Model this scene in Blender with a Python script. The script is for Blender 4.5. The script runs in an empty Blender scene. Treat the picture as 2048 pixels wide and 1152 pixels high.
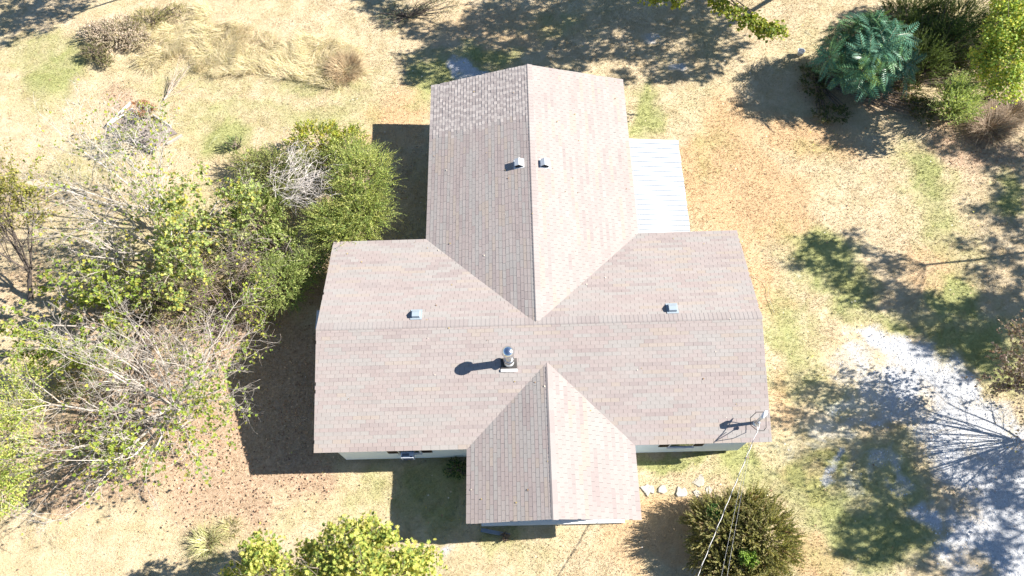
import bpy, math
import numpy as np
from mathutils import Matrix, Vector

# ------------------------------------------------------------------ camera, sky, sun, exposure
SC = bpy.context.scene
COL = SC.collection
cam_d = bpy.data.cameras.new('camera')
cam = bpy.data.objects.new('camera', cam_d); COL.objects.link(cam)
cam_d.sensor_fit = 'HORIZONTAL'; cam_d.sensor_width = 36.0
cam_d.lens = 1460.1726 / 2048 * 36.0
cam_d.clip_end = 2000
_r = Vector((0.99949282, -0.01863547, -0.02582298)); _u = Vector((0.02763556, 0.91050568, 0.41257204)); _f = Vector((-0.0158235, 0.41307643, -0.91055888))
m = Matrix.Identity(4)
for i in range(3):
    m[i][0] = _r[i]; m[i][1] = _u[i]; m[i][2] = -_f[i]
m[0][3], m[1][3], m[2][3] = 7.1884, -5.2424, 26.5261
cam.matrix_world = m
SC.camera = cam

SUN_EL, SUN_AZ = math.atan(0.7245), 0.105          # azimuth counted from +x towards +y
world = bpy.data.worlds.new('World'); SC.world = world; world.use_nodes = True
nt = world.node_tree; nt.nodes.clear()
sky = nt.nodes.new('ShaderNodeTexSky'); sky.sky_type = 'NISHITA'; sky.sun_disc = False
sky.sun_elevation = SUN_EL; sky.sun_rotation = math.radians(90) - SUN_AZ
sky.air_density = 1.0; sky.dust_density = 0.0; sky.ozone_density = 3.5
bg = nt.nodes.new('ShaderNodeBackground'); bg.inputs[1].default_value = 0.056
wo = nt.nodes.new('ShaderNodeOutputWorld')
nt.links.new(sky.outputs[0], bg.inputs[0]); nt.links.new(bg.outputs[0], wo.inputs[0])
sun_d = bpy.data.lights.new('sun', 'SUN'); sun_d.energy = 4.8; sun_d.angle = math.radians(0.53); sun_d.color = (1.0, 0.945, 0.86)
sun = bpy.data.objects.new('sun', sun_d); COL.objects.link(sun)
sdir = Vector((math.cos(SUN_EL) * math.cos(SUN_AZ), math.cos(SUN_EL) * math.sin(SUN_AZ), math.sin(SUN_EL)))
sun.rotation_euler = sdir.to_track_quat('Z', 'Y').to_euler(); sun.location = (30, 0, 40)
SC.view_settings.view_transform = 'Standard'; SC.view_settings.look = 'None'
SC.view_settings.exposure = 1.53; SC.view_settings.gamma = 1.0
SC.view_settings.use_curve_mapping = False
SC.render.engine = 'CYCLES'
SC.cycles.max_bounces = 6; SC.cycles.diffuse_bounces = 3; SC.cycles.transparent_max_bounces = 4

# ------------------------------------------------------------------ materials
def newmat(name):
    mt = bpy.data.materials.new(name); mt.use_nodes = True
    mt.node_tree.nodes.clear(); return mt, mt.node_tree.nodes, mt.node_tree.links

def noise(N, L, scale, detail=4, rough=.55, vec=None, dist=0):
    n = N.new('ShaderNodeTexNoise'); n.inputs['Scale'].default_value = scale; n.inputs['Detail'].default_value = detail
    n.inputs['Roughness'].default_value = rough; n.inputs['Distortion'].default_value = dist
    if vec is not None: L.new(vec, n.inputs['Vector'])
    return n.outputs['Fac']

def geo_pos(N): return N.new('ShaderNodeNewGeometry').outputs['Position']

def math_(N, L, op, a, b=None, c=None, clamp=False):
    n = N.new('ShaderNodeMath'); n.operation = op; n.use_clamp = clamp
    for i, v in enumerate((a, b, c)):
        if v is None: continue
        if isinstance(v, (int, float)): n.inputs[i].default_value = v
        else: L.new(v, n.inputs[i])
    return n.outputs[0]

def mix(N, L, fac, a, b, mode='MIX'):
    n = N.new('ShaderNodeMix'); n.data_type = 'RGBA'; n.blend_type = mode; n.clamp_factor = True
    for s, v in ((n.inputs['Factor'], fac), (n.inputs['A'], a), (n.inputs['B'], b)):
        if isinstance(v, (int, float)): s.default_value = v
        elif isinstance(v, tuple): s.default_value = v if len(v) == 4 else v + (1,)
        else: L.new(v, s)
    return n.outputs['Result']

def maprange(N, L, v, a, b, c=0., d=1.):
    n = N.new('ShaderNodeMapRange'); n.inputs[1].default_value = a; n.inputs[2].default_value = b; n.inputs[3].default_value = c; n.inputs[4].default_value = d
    L.new(v, n.inputs[0]); return n.outputs[0]

def attr(N, name, out='Color'):
    n = N.new('ShaderNodeAttribute'); n.attribute_name = name; return n.outputs[out]

def finish(mt, N, L, color, rough=.8, bump=None, bstr=.3, bdist=.02, metal=0., spec=.3):
    b = N.new('ShaderNodeBsdfPrincipled')
    if isinstance(color, tuple): b.inputs['Base Color'].default_value = color + (1,)
    else: L.new(color, b.inputs['Base Color'])
    if isinstance(rough, (int, float)): b.inputs['Roughness'].default_value = rough
    else: L.new(rough, b.inputs['Roughness'])
    b.inputs['Metallic'].default_value = metal; b.inputs['Specular IOR Level'].default_value = spec
    if bump is not None:
        bn = N.new('ShaderNodeBump'); bn.inputs['Strength'].default_value = bstr; bn.inputs['Distance'].default_value = bdist
        L.new(bump, bn.inputs['Height']); L.new(bn.outputs[0], b.inputs['Normal'])
    o = N.new('ShaderNodeOutputMaterial'); L.new(b.outputs[0], o.inputs[0]); return b

def simple(name, color, rough=.6, metal=0., var=.12, scale=6., spec=.3, bump=.15):
    mt, N, L = newmat(name); p = geo_pos(N)
    f = noise(N, L, scale, 5, .6, p); f2 = noise(N, L, scale * 9, 3, .6, p)
    dark = tuple(c * (1 - var * 1.6) for c in color); lite = tuple(min(1, c * (1 + var)) for c in color)
    c = mix(N, L, f, dark, lite); c = mix(N, L, math_(N, L, 'MULTIPLY', f2, .35), c, dark)
    finish(mt, N, L, c, rough, f2, bump, .004, metal, spec); return mt

def leafmat(name, trans=.35, rough=.55, tint=(1.25, 1.2, .7)):
    mt, N, L = newmat(name); a = attr(N, 'col')
    pr = N.new('ShaderNodeBsdfPrincipled'); L.new(a, pr.inputs['Base Color']); pr.inputs['Roughness'].default_value = rough
    pr.inputs['Specular IOR Level'].default_value = .25
    tr = N.new('ShaderNodeBsdfTranslucent'); L.new(mix(N, L, 1., a, tint, 'MULTIPLY'), tr.inputs[0])
    mx = N.new('ShaderNodeMixShader'); mx.inputs[0].default_value = trans
    L.new(pr.outputs[0], mx.inputs[1]); L.new(tr.outputs[0], mx.inputs[2])
    o = N.new('ShaderNodeOutputMaterial'); L.new(mx.outputs[0], o.inputs[0]); return mt

M = {}
M['leaf'] = leafmat('leaf', .42); M['waxy_leaf'] = leafmat('waxy_leaf', .25, .32)
M['dry_leaf'] = leafmat('dry_leaf', .25, .8, (1.1, 1., .8))

def barkmat():
    mt, N, L = newmat('bark'); p = geo_pos(N); a = attr(N, 'col')
    f = noise(N, L, 14, 5, .65, p); f2 = noise(N, L, 60, 3, .6, p)
    c = mix(N, L, maprange(N, L, f, .3, .75), a, mix(N, L, 1., a, (.55, .53, .5), 'MULTIPLY'))
    finish(mt, N, L, c, .9, f2, .4, .01); return mt
M['bark'] = barkmat()

def shinglemat():
    mt, N, L = newmat('shingle_granules'); p = geo_pos(N); a = attr(N, 'col')
    g = noise(N, L, 420, 2, .7, p); big = noise(N, L, .8, 5, .6, p); mid = noise(N, L, 9, 4, .6, p)
    c = mix(N, L, maprange(N, L, g, .3, .7), mix(N, L, 1., a, (.90, .895, .89), 'MULTIPLY'), mix(N, L, 1., a, (1.1, 1.1, 1.1), 'MULTIPLY'))
    c = mix(N, L, math_(N, L, 'MULTIPLY', maprange(N, L, big, .35, .75), .3), c, (.345, .325, .312))
    c = mix(N, L, math_(N, L, 'MULTIPLY', maprange(N, L, mid, .5, .8), .18), c, (.24, .21, .20))
    finish(mt, N, L, c, .95, g, .35, .004, 0, .15); return mt
M['shingle'] = shinglemat()
M['deck'] = simple('roof_underlay', (.075, .062, .058), .95)
M['white_paint'] = simple('white_paint', (.72, .72, .70), .5, var=.08)
M['siding'] = simple('pale_siding', (.62, .71, .75), .6, var=.07, scale=2.5)
M['foundation'] = simple('foundation', (.16, .155, .15), .9)
M['shutter'] = simple('dark_shutter', (.035, .022, .018), .6)
M['glass'] = simple('window_glass', (.02, .025, .03), .08, spec=.6, bump=.02)
M['galv'] = simple('galvanised', (.52, .53, .55), .36, 1., .1, 12)
M['vent_white'] = simple('vent_white', (.58, .60, .62), .4, .0, .06)
M['vent_grey'] = simple('vent_grey', (.30, .355, .40), .38, .0, .08)
M['dark'] = simple('dark_void', (.02, .02, .022), .8)
M['chrome'] = simple('bright_cap', (.72, .74, .78), .22, 1., .05, 5, bump=.05)
M['flash'] = simple('white_flashing', (.82, .82, .80), .5, 0, .05)
M['metal_roof'] = simple('white_metal_roof', (.56, .59, .615), .38, 0, .05, 1.6)
M['wood_grey'] = simple('weathered_wood', (.42, .41, .39), .9, 0, .2, 9)
M['wood_pale'] = simple('pale_board', (.66, .64, .60), .85, 0, .18, 9)
M['soil'] = simple('bed_soil', (.27, .22, .20), 1., 0, .3, 8, bump=.6)
M['ac_shell'] = simple('appliance_shell', (.66, .70, .78), .45, 0, .05)
M['ac_dark'] = simple('appliance_slot', (.10, .12, .17), .5)
M['cable'] = simple('cable_pale', (.70, .68, .66), .5, 0, .25, 25)
M['cable_dark'] = simple('cable_dark', (.03, .03, .035), .5)
M['cable_grey'] = simple('cable_grey', (.38, .38, .38), .5)
M['stone'] = simple('pale_stone', (.48, .45, .40), .95, 0, .22, 7, bump=.6)
M['blue_plank'] = simple('blue_grey_plank', (.20, .24, .30), .85, 0, .2, 8)
M['bucket'] = simple('white_plastic', (.78, .78, .78), .4)
M['hose'] = simple('hose_green', (.40, .38, .28), .5)

def groundmat():
    mt, N, L = newmat('lawn_ground'); p = geo_pos(N)
    n_big = noise(N, L, .35, 5, .6, p); n_mid = noise(N, L, 1.6, 5, .6, p, .4); n_fine = noise(N, L, 11, 5, .65, p); n_grain = noise(N, L, 48, 3, .7, p)
    def mask(name, amp, src, lo=.28, hi=.72):
        s = math_(N, L, 'ADD', attr(N, name, 'Fac'), math_(N, L, 'MULTIPLY', math_(N, L, 'SUBTRACT', src, .5), amp))
        return maprange(N, L, s, lo, hi)
    blot = noise(N, L, .9, 6, .68, p, .6)
    straw = mix(N, L, maprange(N, L, n_mid, .3, .7), (.47, .375, .235), (.62, .52, .37))
    straw = mix(N, L, math_(N, L, 'MULTIPLY', maprange(N, L, n_big, .45, .75), .5), straw, (.46, .43, .235))
    c = mix(N, L, math_(N, L, 'MULTIPLY', mask('warm', .8, n_mid, .2, .6), .85), straw, (.55, .38, .22))
    grn = mix(N, L, n_fine, (.19, .24, .075), (.40, .43, .16))
    c = mix(N, L, math_(N, L, 'MULTIPLY', mask('green', 1.3, blot, .12, .85), .78), c, grn)
    lit = mix(N, L, maprange(N, L, n_fine, .3, .7), (.34, .235, .16), (.53, .39, .285))
    c = mix(N, L, math_(N, L, 'MULTIPLY', mask('litter', .9, blot), .85), c, lit)
    c = mix(N, L, math_(N, L, 'MULTIPLY', mask('sand', 1.0, blot, .2, .65), .88), c, mix(N, L, n_fine, (.70, .60, .47), (.86, .77, .65)))
    vo = N.new('ShaderNodeTexVoronoi'); vo.inputs['Scale'].default_value = 26; L.new(p, vo.inputs['Vector'])
    gv = mix(N, L, maprange(N, L, vo.outputs['Distance'], .1, .8), (.66, .69, .74), (.46, .48, .52))
    gv = mix(N, L, math_(N, L, 'MULTIPLY', n_fine, .35), gv, (.42, .37, .30))
    gm = mask('gravel', 1.7, blot, .25, .85)
    c = mix(N, L, gm, c, gv)
    r = attr(N, 'rnd', 'Fac')
    g = math_(N, L, 'ADD', math_(N, L, 'MULTIPLY', n_grain, .6), math_(N, L, 'MULTIPLY', n_fine, .55))
    c = mix(N, L, 1., c, mix(N, L, maprange(N, L, g, .35, .85), (.72, .69, .64), (1.2, 1.2, 1.2)), 'MULTIPLY')
    c = mix(N, L, maprange(N, L, r, 0., 1.), c, mix(N, L, 1., c, (1.22, 1.2, 1.16), 'MULTIPLY'))
    finish(mt, N, L, c, .95, g, .9, .05, 0, .1); return mt
M['lawn'] = groundmat()

# ------------------------------------------------------------------ mesh helpers
def as_mesh(name, V, faces, mat=None, col=None, fl=None, smooth=False):
    """V (n,3); faces: list of (m,k) index arrays; col (n,3) colours; fl: dict of float attributes"""
    V = np.asarray(V, np.float32).reshape(-1, 3)
    faces = [np.asarray(f, np.int32) for f in faces if len(f)]
    me = bpy.data.meshes.new(name)
    me.vertices.add(len(V)); me.vertices.foreach_set('co', V.ravel())
    tot = np.concatenate([np.full(len(f), f.shape[1], np.int32) for f in faces])
    idx = np.concatenate([f.ravel() for f in faces])
    me.loops.add(len(idx)); me.loops.foreach_set('vertex_index', idx)
    st = np.concatenate([[0], np.cumsum(tot)[:-1]]).astype(np.int32)
    me.polygons.add(len(tot)); me.polygons.foreach_set('loop_start', st); me.polygons.foreach_set('loop_total', tot)
    me.polygons.foreach_set('use_smooth', np.full(len(tot), bool(smooth)))
    if col is not None:
        a = me.attributes.new('col', 'FLOAT_COLOR', 'POINT'); c4 = np.ones((len(V), 4), np.float32); c4[:, :3] = col; a.data.foreach_set('color', c4.ravel())
    for k, v in (fl or {}).items():
        a = me.attributes.new(k, 'FLOAT', 'POINT'); a.data.foreach_set('value', np.asarray(v, np.float32).ravel())
    me.update(calc_edges=True); me.validate()
    if mat is not None: me.materials.append(mat)
    return me

def tag(o, label=None, cat=None, group=None, kind=None):
    if label: o['label'] = label
    if cat: o['category'] = cat
    if group: o['group'] = group
    if kind: o['kind'] = kind
    return o

def link(name, data, parent=None, **kw):
    o = bpy.data.objects.new(name, data); COL.objects.link(o)
    if parent is not None: o.parent = parent
    return tag(o, **kw)

def empty(name, loc, label, cat, group=None):
    o = link(name, None, label=label, cat=cat, group=group); o.location = loc; o.empty_display_size = .3; return o

class MB:
    """collects simple solids into one mesh"""
    def __init__(s): s.V = []; s.F = []; s.n = 0
    def add(s, V, F):
        s.V.extend([tuple(v) for v in V]); s.F.extend([[i + s.n for i in f] for f in F]); s.n += len(V); return s
    def box(s, c, d, rot=None):
        c = Vector(c); V = []
        for z in (-1, 1):
            for x, y in ((-1, -1), (1, -1), (1, 1), (-1, 1)):
                v = Vector((x * d[0] / 2, y * d[1] / 2, z * d[2] / 2))
                if rot is not None: v = rot @ v
                V.append(c + v)
        return s.add(V, [[3, 2, 1, 0], [4, 5, 6, 7], [0, 1, 5, 4], [1, 2, 6, 5], [2, 3, 7, 6], [3, 0, 4, 7]])
    def beam(s, p, q, w, h, up=(0, 0, 1)):
        p, q = Vector(p), Vector(q); t = (q - p).normalized(); sd = t.cross(Vector(up))
        sd = sd.normalized() if sd.length > 1e-6 else Vector((1, 0, 0)); u = sd.cross(t)
        return s.box((p + q) / 2, (w, (q - p).length, h), Matrix((sd, t, u)).transposed())
    def prism(s, poly, off):
        n = len(poly); A = [Vector(v) for v in poly]; B = [a + Vector(off) for a in A]
        return s.add(A + B, [list(range(n))[::-1], list(range(n, 2 * n))] + [[i, (i + 1) % n, n + (i + 1) % n, n + i] for i in range(n)])
    def lathe(s, prof, c, n=16, R=None):
        c = Vector(c); V = []
        for r, z in prof:
            for k in range(n):
                a = 2 * math.pi * k / n; v = Vector((r * math.cos(a), r * math.sin(a), z))
                V.append(c + (R @ v if R is not None else v))
        F = [[j * n + k, j * n + (k + 1) % n, (j + 1) * n + (k + 1) % n, (j + 1) * n + k] for j in range(len(prof) - 1) for k in range(n)]
        F.append(list(range(n))[::-1]); F.append([(len(prof) - 1) * n + k for k in range(n)])
        return s.add(V, F)
    def tube(s, pts, r, n=6):
        pts = [Vector(p) for p in pts]; rr = r if isinstance(r, (list, tuple)) else [r] * len(pts); V = []
        for i, p in enumerate(pts):
            t = (pts[min(i + 1, len(pts) - 1)] - pts[max(i - 1, 0)]).normalized()
            a = t.cross(Vector((0.13, .27, .95)) if abs(t.z) < .9 else Vector((1, 0, 0))).normalized(); b = t.cross(a)
            for k in range(n):
                g = 2 * math.pi * k / n; V.append(p + (a * math.cos(g) + b * math.sin(g)) * rr[i])
        F = [[j * n + k, j * n + (k + 1) % n, (j + 1) * n + (k + 1) % n, (j + 1) * n + k] for j in range(len(pts) - 1) for k in range(n)]
        F.append(list(range(n))[::-1]); F.append([(len(pts) - 1) * n + k for k in range(n)])
        return s.add(V, F)
    def build(s, name, mat, parent=None, smooth=False, bevel=0, **kw):
        me = bpy.data.meshes.new(name); me.from_pydata([tuple(v) for v in s.V], [], s.F); me.materials.append(mat)
        if smooth: me.polygons.foreach_set('use_smooth', np.ones(len(me.polygons), bool))
        o = link(name, me, parent, **kw)
        if bevel:
            b = o.modifiers.new('bevel', 'BEVEL'); b.width = bevel; b.segments = 2; b.limit_method = 'ANGLE'
        return o

# ------------------------------------------------------------------ ground
MASKS = {
 'green': [(-14.5,18.4,1.68,1.86,-2,0.8), (-15.8,19.7,2.21,1.28,-2,0.6), (-6.3,15.5,2.53,1.11,-2,0.5), (-2.9,17.6,1.83,0.75,10,0.6), (-10.5,21,1.47,0.98,-4,0.3), (-5.9,14.1,1.32,1.09,-3,1), (4.2,17.2,2.07,1.31,-2,0.9), (5.5,18.8,1.84,0.74,-2,0.8), (2.9,17.7,1.41,1.18,-2,0.8), (9,20.2,1.41,0.93,-2,0.5), (12.8,15.1,0.66,1.63,-3,0.8), (19.7,12.9,1.29,0.52,-3,0.3), (24.2,11.6,0.91,1.68,15,0.9), (24.4,9.6,0.8,1.21,-1,0.6), (19.1,7.7,1.14,1.18,38,1), (19.7,6.5,0.98,0.88,-1,0.8), (23.8,6,1.17,1.09,-1,1), (21.3,5,1.06,0.55,-25,0.8), (24.2,3.9,2.05,1.32,-38,0.9), (19.8,5.5,1.27,0.65,-24,0.6), (27.4,10.2,0.6,0.74,-1,0.9), (17.1,5.5,0.68,1.66,-1,0.6), (17.4,3.9,0.93,1.83,-2,0.6), (18.8,2.1,1.11,0.77,-2,0.55), (17.9,0.4,1.62,0.92,-2,0.4), (12.3,-0,1.62,0.39,-2,1), (14.8,-0.1,1.05,0.53,-2,1), (15,-0.9,1.92,0.6,0,0.7), (17.7,-1.5,1.63,1.01,-27,1), (17.2,-2.2,1.36,0.84,0,0.7), (19.2,-2.7,2.04,1.36,-2,0.9), (19.9,-0.9,1.58,0.87,-2,0.7), (17.8,-3.5,1.98,0.66,-2,0.5), (6.3,-3.1,1.23,0.5,-2,0.5), (3.7,-0.8,1.62,1.4,-2,0.6), (4.4,-0.1,1.08,0.54,-2,0.9), (1.2,-1.3,1.05,0.53,-2,0.5), (15.6,-3.7,0.99,0.49,-2,0.3), (-4,-2.5,1.05,0.5,-2,0.4), (-7.7,9.4,3.78,2.86,-3,0.35), (-1.8,15.6,2.76,1.1,-1,0.6), (-9.4,7.6,3.36,1.38,-1,0.4), (15.6,2.7,0.56,1.15,-2,0.4), (2.5,11.8,0.86,2,-1,0.2), (27.9,18.7,2.48,2.45,-3,0.7), (22.9,-3.7,0.66,0.48,0,0.3), (24.1,4.9,2.12,1.33,-25,0.7), (18,8.1,1.2,2.05,-3,0.3), (15.4,13.1,1.08,1.31,-3,0.35), (-11.3,13.3,2.64,1.62,-3,0.35), (-7.6,17.8,3.53,2.39,-2,0.3), (-0.5,17,1.38,1.74,-2,0.4), (24.4,7.9,1.17,1.37,-1,0.4), (16,-1.3,1.53,1.21,-2,0.6), (-1.6,-1.4,1.75,0.68,-2,0.25), (21.2,-0,1.05,0.72,-2,0.3)],
 'sand': [(23.6,8.9,0.8,0.69,-1,0.6), (18.4,13,1.29,0.53,-3,0.3), (19.5,3.8,0.76,1.02,-2,0.5), (21.5,10.7,0.92,0.69,-1,1), (21.9,9.9,0.62,0.84,-1,0.8), (23,11.5,0.46,0.3,-3,1), (26.1,11.6,0.8,0.71,-1,1), (22.3,8.7,0.91,1.04,29,0.7), (19.6,4.9,0.67,0.46,-2,1), (18.9,4,0.64,0.7,53,0.9), (18,3.1,0.46,0.7,53,0.7), (17.1,1.9,0.34,1.59,-40,1.2), (16.4,1,0.2,0.78,-34,1), (17,0.3,0.57,0.27,-40,1), (17.6,-0.5,0.56,0.26,-51,0.9), (-16,15.9,1.38,2.03,-2,0.6), (-15.5,17.6,0.96,1.2,-2,0.3), (12.7,16.7,0.79,0.56,-1,0.9), (14.3,-0.6,0.91,0.18,8,0.6), (4.4,-2.9,0.31,0.66,-2,0.6), (10.1,-2.3,0.68,0.16,0,0.3), (2.2,0.5,1.11,0.36,-2,0.3), (16.7,10.1,2.46,1.46,-3,0.25), (-0,0.5,0.18,0.18,0,0.3), (10.2,-3.5,1.7,0.47,0,0.3), (-6,-2.8,3.5,0.84,-2,0.35), (-0.8,20.6,1.92,1.86,-2,0.25)],
 'warm': [(1.7,14.9,1.32,1.89,-1,0.8), (1.8,16.3,1.35,1.12,-1,0.5), (16.2,14.1,1.29,1.61,-3,0.8), (16.4,10.8,1.47,2.67,-1,1), (14.9,12.1,1.26,1.76,-1,0.8), (17.9,10,1.85,1.95,-3,0.7), (12,-2.5,1.36,1,-2,0.9), (16.9,-3.6,1.49,0.81,-2,0.8), (17.1,-1,1.05,0.69,0,0.7), (16.2,6.8,0.98,1.31,-1,0.7), (10.4,-3.3,1.53,0.8,-2,0.5), (19.4,13.5,2.58,1.32,-1,0.7), (23.2,7.5,1.56,1.13,-1,0.5), (6.4,20.3,4.7,1.55,-2,0.4), (16.6,2.3,0.56,1.55,-2,0.5), (26.5,13.7,1.29,1.35,-3,0.4)],
 'gravel': [(4.2,17.9,0.79,0.48,-42,1), (14.3,17.8,0.71,0.29,-9,0.9), (13.7,19.2,0.46,0.3,-2,0.6), (4.2,-2.8,0.35,0.42,0,0.6), (5,17.6,0.7,0.23,10,0.8), (20.9,4,1.34,0.59,-18,1), (21.8,3.4,1.38,0.86,-26,1), (20.9,2.4,1.19,0.73,-24,0.85), (22.6,2.2,1.31,1.05,-38,1), (23.4,0.8,1.45,1.21,-36,1), (22,0.5,1.28,0.71,-41,0.9), (22.6,-0.6,1.09,0.79,-42,0.95), (23.8,-1.3,1.53,1.59,-2,1), (23.6,-3.1,1.49,2.01,-2,1), (22.4,-2.8,0.91,1.47,-73,1), (20.9,-2.1,0.48,0.68,-2,0.9), (21.3,-3.7,1.16,0.83,-2,0.7), (20.3,0.9,0.42,0.28,-23,0.9), (18.8,0.2,0.44,0.25,-2,0.45), (17.7,-0.6,0.25,0.25,-2,0.8), (20,-0.7,0.61,0.36,-2,0.6), (19.3,1.1,0.9,0.56,-2,0.5), (21.1,1.3,1.34,0.5,-30,0.7), (24.9,0.3,1.05,0.92,-2,0.9), (18.9,-0.7,0.88,0.54,-2,0.35), (19.4,3.4,1.11,0.8,-2,0.42), (18.9,1.9,1.08,0.97,-2,0.4), (17.4,0.5,1.05,0.73,-2,0.35)],
 'sand': [(17.8,0.8,1.08,0.92,-2,0.45), (19.5,2.1,0.93,0.95,-2,0.4)],
 'litter': [(-6.3,1.6,5.13,3.2,-2,1), (-2.1,2.4,2.09,3.45,-2,1), (-3.7,-1,2.16,1.41,-2,0.9), (-8.7,5.9,4.1,2.15,-1,0.6), (-3.6,5.5,2.54,2.33,-1,0.8), (-9.8,-0.3,2.4,1.08,0,0.8), (-13,7.8,1.85,1.39,-1,0.5), (-1,7.2,0.8,0.88,-1,0.8), (26,12.7,1.54,2.02,33,0.7), (28.3,18.4,2.7,2.75,-3,0.5), (23.8,16,1.32,1.7,-3,0.8), (2.5,11.8,0.86,2,-1,0.5), (20.8,16.4,1.32,1.43,-3,0.4), (-1.1,0.2,1.3,0.91,-2,0.9), (27.5,11.9,1.64,1.04,-3,0.6), (4.1,-2.7,0.18,0.1,-2,1), (-10.2,15.9,1.68,0.95,-41,1)],
}

rg = np.random.default_rng(5)
def vnoise(x, y, s, seed):
    """cheap value noise"""
    r = np.random.default_rng(seed).random((256, 256)); X = np.asarray(x) * s + 1000.; Y = np.asarray(y) * s + 1000.
    i = np.floor(X).astype(int); j = np.floor(Y).astype(int); u = X - i; v = Y - j; u = u * u * (3 - 2 * u); v = v * v * (3 - 2 * v)
    g = lambda a, b: r[a % 256, b % 256]
    return (g(i, j) * (1 - u) + g(i + 1, j) * u) * (1 - v) + (g(i, j + 1) * (1 - u) + g(i + 1, j + 1) * u) * v
def masks(x, y):
    wx = x + (vnoise(x, y, .5, 1) - .5) * 1.1 + (vnoise(x, y, 1.4, 2) - .5) * .7 + (vnoise(x, y, 4., 12) - .5) * .4
    wy = y + (vnoise(x, y, .5, 3) - .5) * 1.1 + (vnoise(x, y, 1.4, 4) - .5) * .7 + (vnoise(x, y, 4., 13) - .5) * .4
    out = {}
    for k, L in MASKS.items():
        m = np.zeros(len(x))
        for cx, cy, rx, ry, a, s in L:
            a = math.radians(a); c, sn = math.cos(a), math.sin(a)
            dx, dy = wx - cx, wy - cy; u = (dx * c + dy * sn) / rx; v = (-dx * sn + dy * c) / ry
            d = np.sqrt(u * u + v * v); m = np.maximum(m, s * np.clip((1.45 - d) / .95, 0, 1))
        out[k] = m
    return out
def axis(a, b, st, far):
    c = np.arange(a, b + st / 2, st); ext = []
    g = st
    x = b
    while x < far: g *= 1.35; x += g; ext.append(x)
    hi = np.array(ext); g = st; x = a; ext = []
    while x > -far: g *= 1.35; x -= g; ext.append(x)
    return np.concatenate([np.array(ext)[::-1], c, hi])
gx, gy = axis(-20, 34, .2, 500), axis(-7, 26, .2, 500)
X, Y = np.meshgrid(gx, gy, indexing='ij'); xf, yf = X.ravel(), Y.ravel()
gz = (vnoise(xf, yf, 1.3, 7) - .5) * .05 + (vnoise(xf, yf, .3, 8) - .5) * .05 - .03
nx, ny = len(gx), len(gy); ii = (np.arange(nx - 1)[:, None] * ny + np.arange(ny - 1)[None, :]).ravel()
mk = masks(xf, yf)
ground = link('ground', as_mesh('ground', np.c_[xf, yf, gz], [np.c_[ii, ii + ny, ii + ny + 1, ii + 1]], M['lawn'], fl=dict(mk, rnd=np.zeros(len(xf))), smooth=True), kind='structure')
ground['label'] = 'dry patchy lawn with bare sand and a pale gravel drive'

def in_house(x, y):
    return ((x > .7) & (x < 14.6) & (y > .15) & (y < 7.8)) | ((x > 4) & (x < 11.1) & (y > 7) & (y < 14.9)) | ((x > 5.6) & (x < 10.3) & (y > -2.1) & (y < 1))
def in_view(x, y, mrg=.8):
    """inside the plan of the ground the photograph covers"""
    t = (y + 4) / 26.5
    return (y > -4.6 - mrg) & (y < 23.4 + mrg) & (x > -11 - 7.4 * t - mrg) & (x < 23.5 + 8 * t + mrg)
def frame_of(T):
    ref = np.where(np.abs(T[..., 2:3]) < .9, np.array([0, 0, 1.]), np.array([1., 0, 0]))
    S = np.cross(T, ref); S /= np.linalg.norm(S, axis=-1, keepdims=True) + 1e-9
    return S, np.cross(S, T)
def unit(v): return v / (np.linalg.norm(v, axis=-1, keepdims=True) + 1e-9)

# short grass: three-bladed tufts over the mown lawn
n = 420000
tx = rg.uniform(-20, 33, n); ty = rg.uniform(-6, 25, n)
k = in_view(tx, ty) & ~in_house(tx, ty); tx, ty = tx[k], ty[k]
mm = masks(tx, ty)
k = rg.random(len(tx)) > np.clip(mm['gravel'] * 1.25 + mm['sand'] * .95 + mm['litter'] * .55, 0, .995)
k &= (rg.random(len(tx)) < .35 + .9 * vnoise(tx, ty, 1.7, 11))
tx, ty = tx[k], ty[k]; mm = {a: b[k] for a, b in mm.items()}
nt_ = len(tx); az = rg.uniform(0, 2 * np.pi, (nt_, 3)); lean = rg.uniform(.25, 1.25, (nt_, 3)); bl = rg.uniform(.035, .08, (nt_, 3)) * (1 + .3 * mm['green'][:, None])
tz = (vnoise(tx, ty, 1.3, 7) - .5) * .05 + (vnoise(tx, ty, .3, 8) - .5) * .05 - .033
base = np.stack([tx, ty, tz], -1)[:, None, :] + np.stack([rg.normal(0, .02, (nt_, 3)), rg.normal(0, .02, (nt_, 3)), np.zeros((nt_, 3))], -1)
tipd = np.stack([np.cos(az) * np.sin(lean), np.sin(az) * np.sin(lean), np.cos(lean)], -1) * bl[..., None]
sd = np.stack([-np.sin(az), np.cos(az), np.zeros_like(az)], -1) * rg.uniform(.006, .011, (nt_, 3))[..., None]
V = np.stack([base - sd, base + sd, base + tipd], 2).reshape(-1, 3)
rep = lambda a: np.repeat(a, 9)
grass = link('grass', as_mesh('grass', V, [np.arange(len(V)).reshape(-1, 3)], M['lawn'], fl=dict({a: rep(b) for a, b in mm.items()}, rnd=np.repeat(rg.random(nt_ * 3), 3))), kind='stuff')
grass['label'] = 'short dry mown grass over the whole yard'

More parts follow.
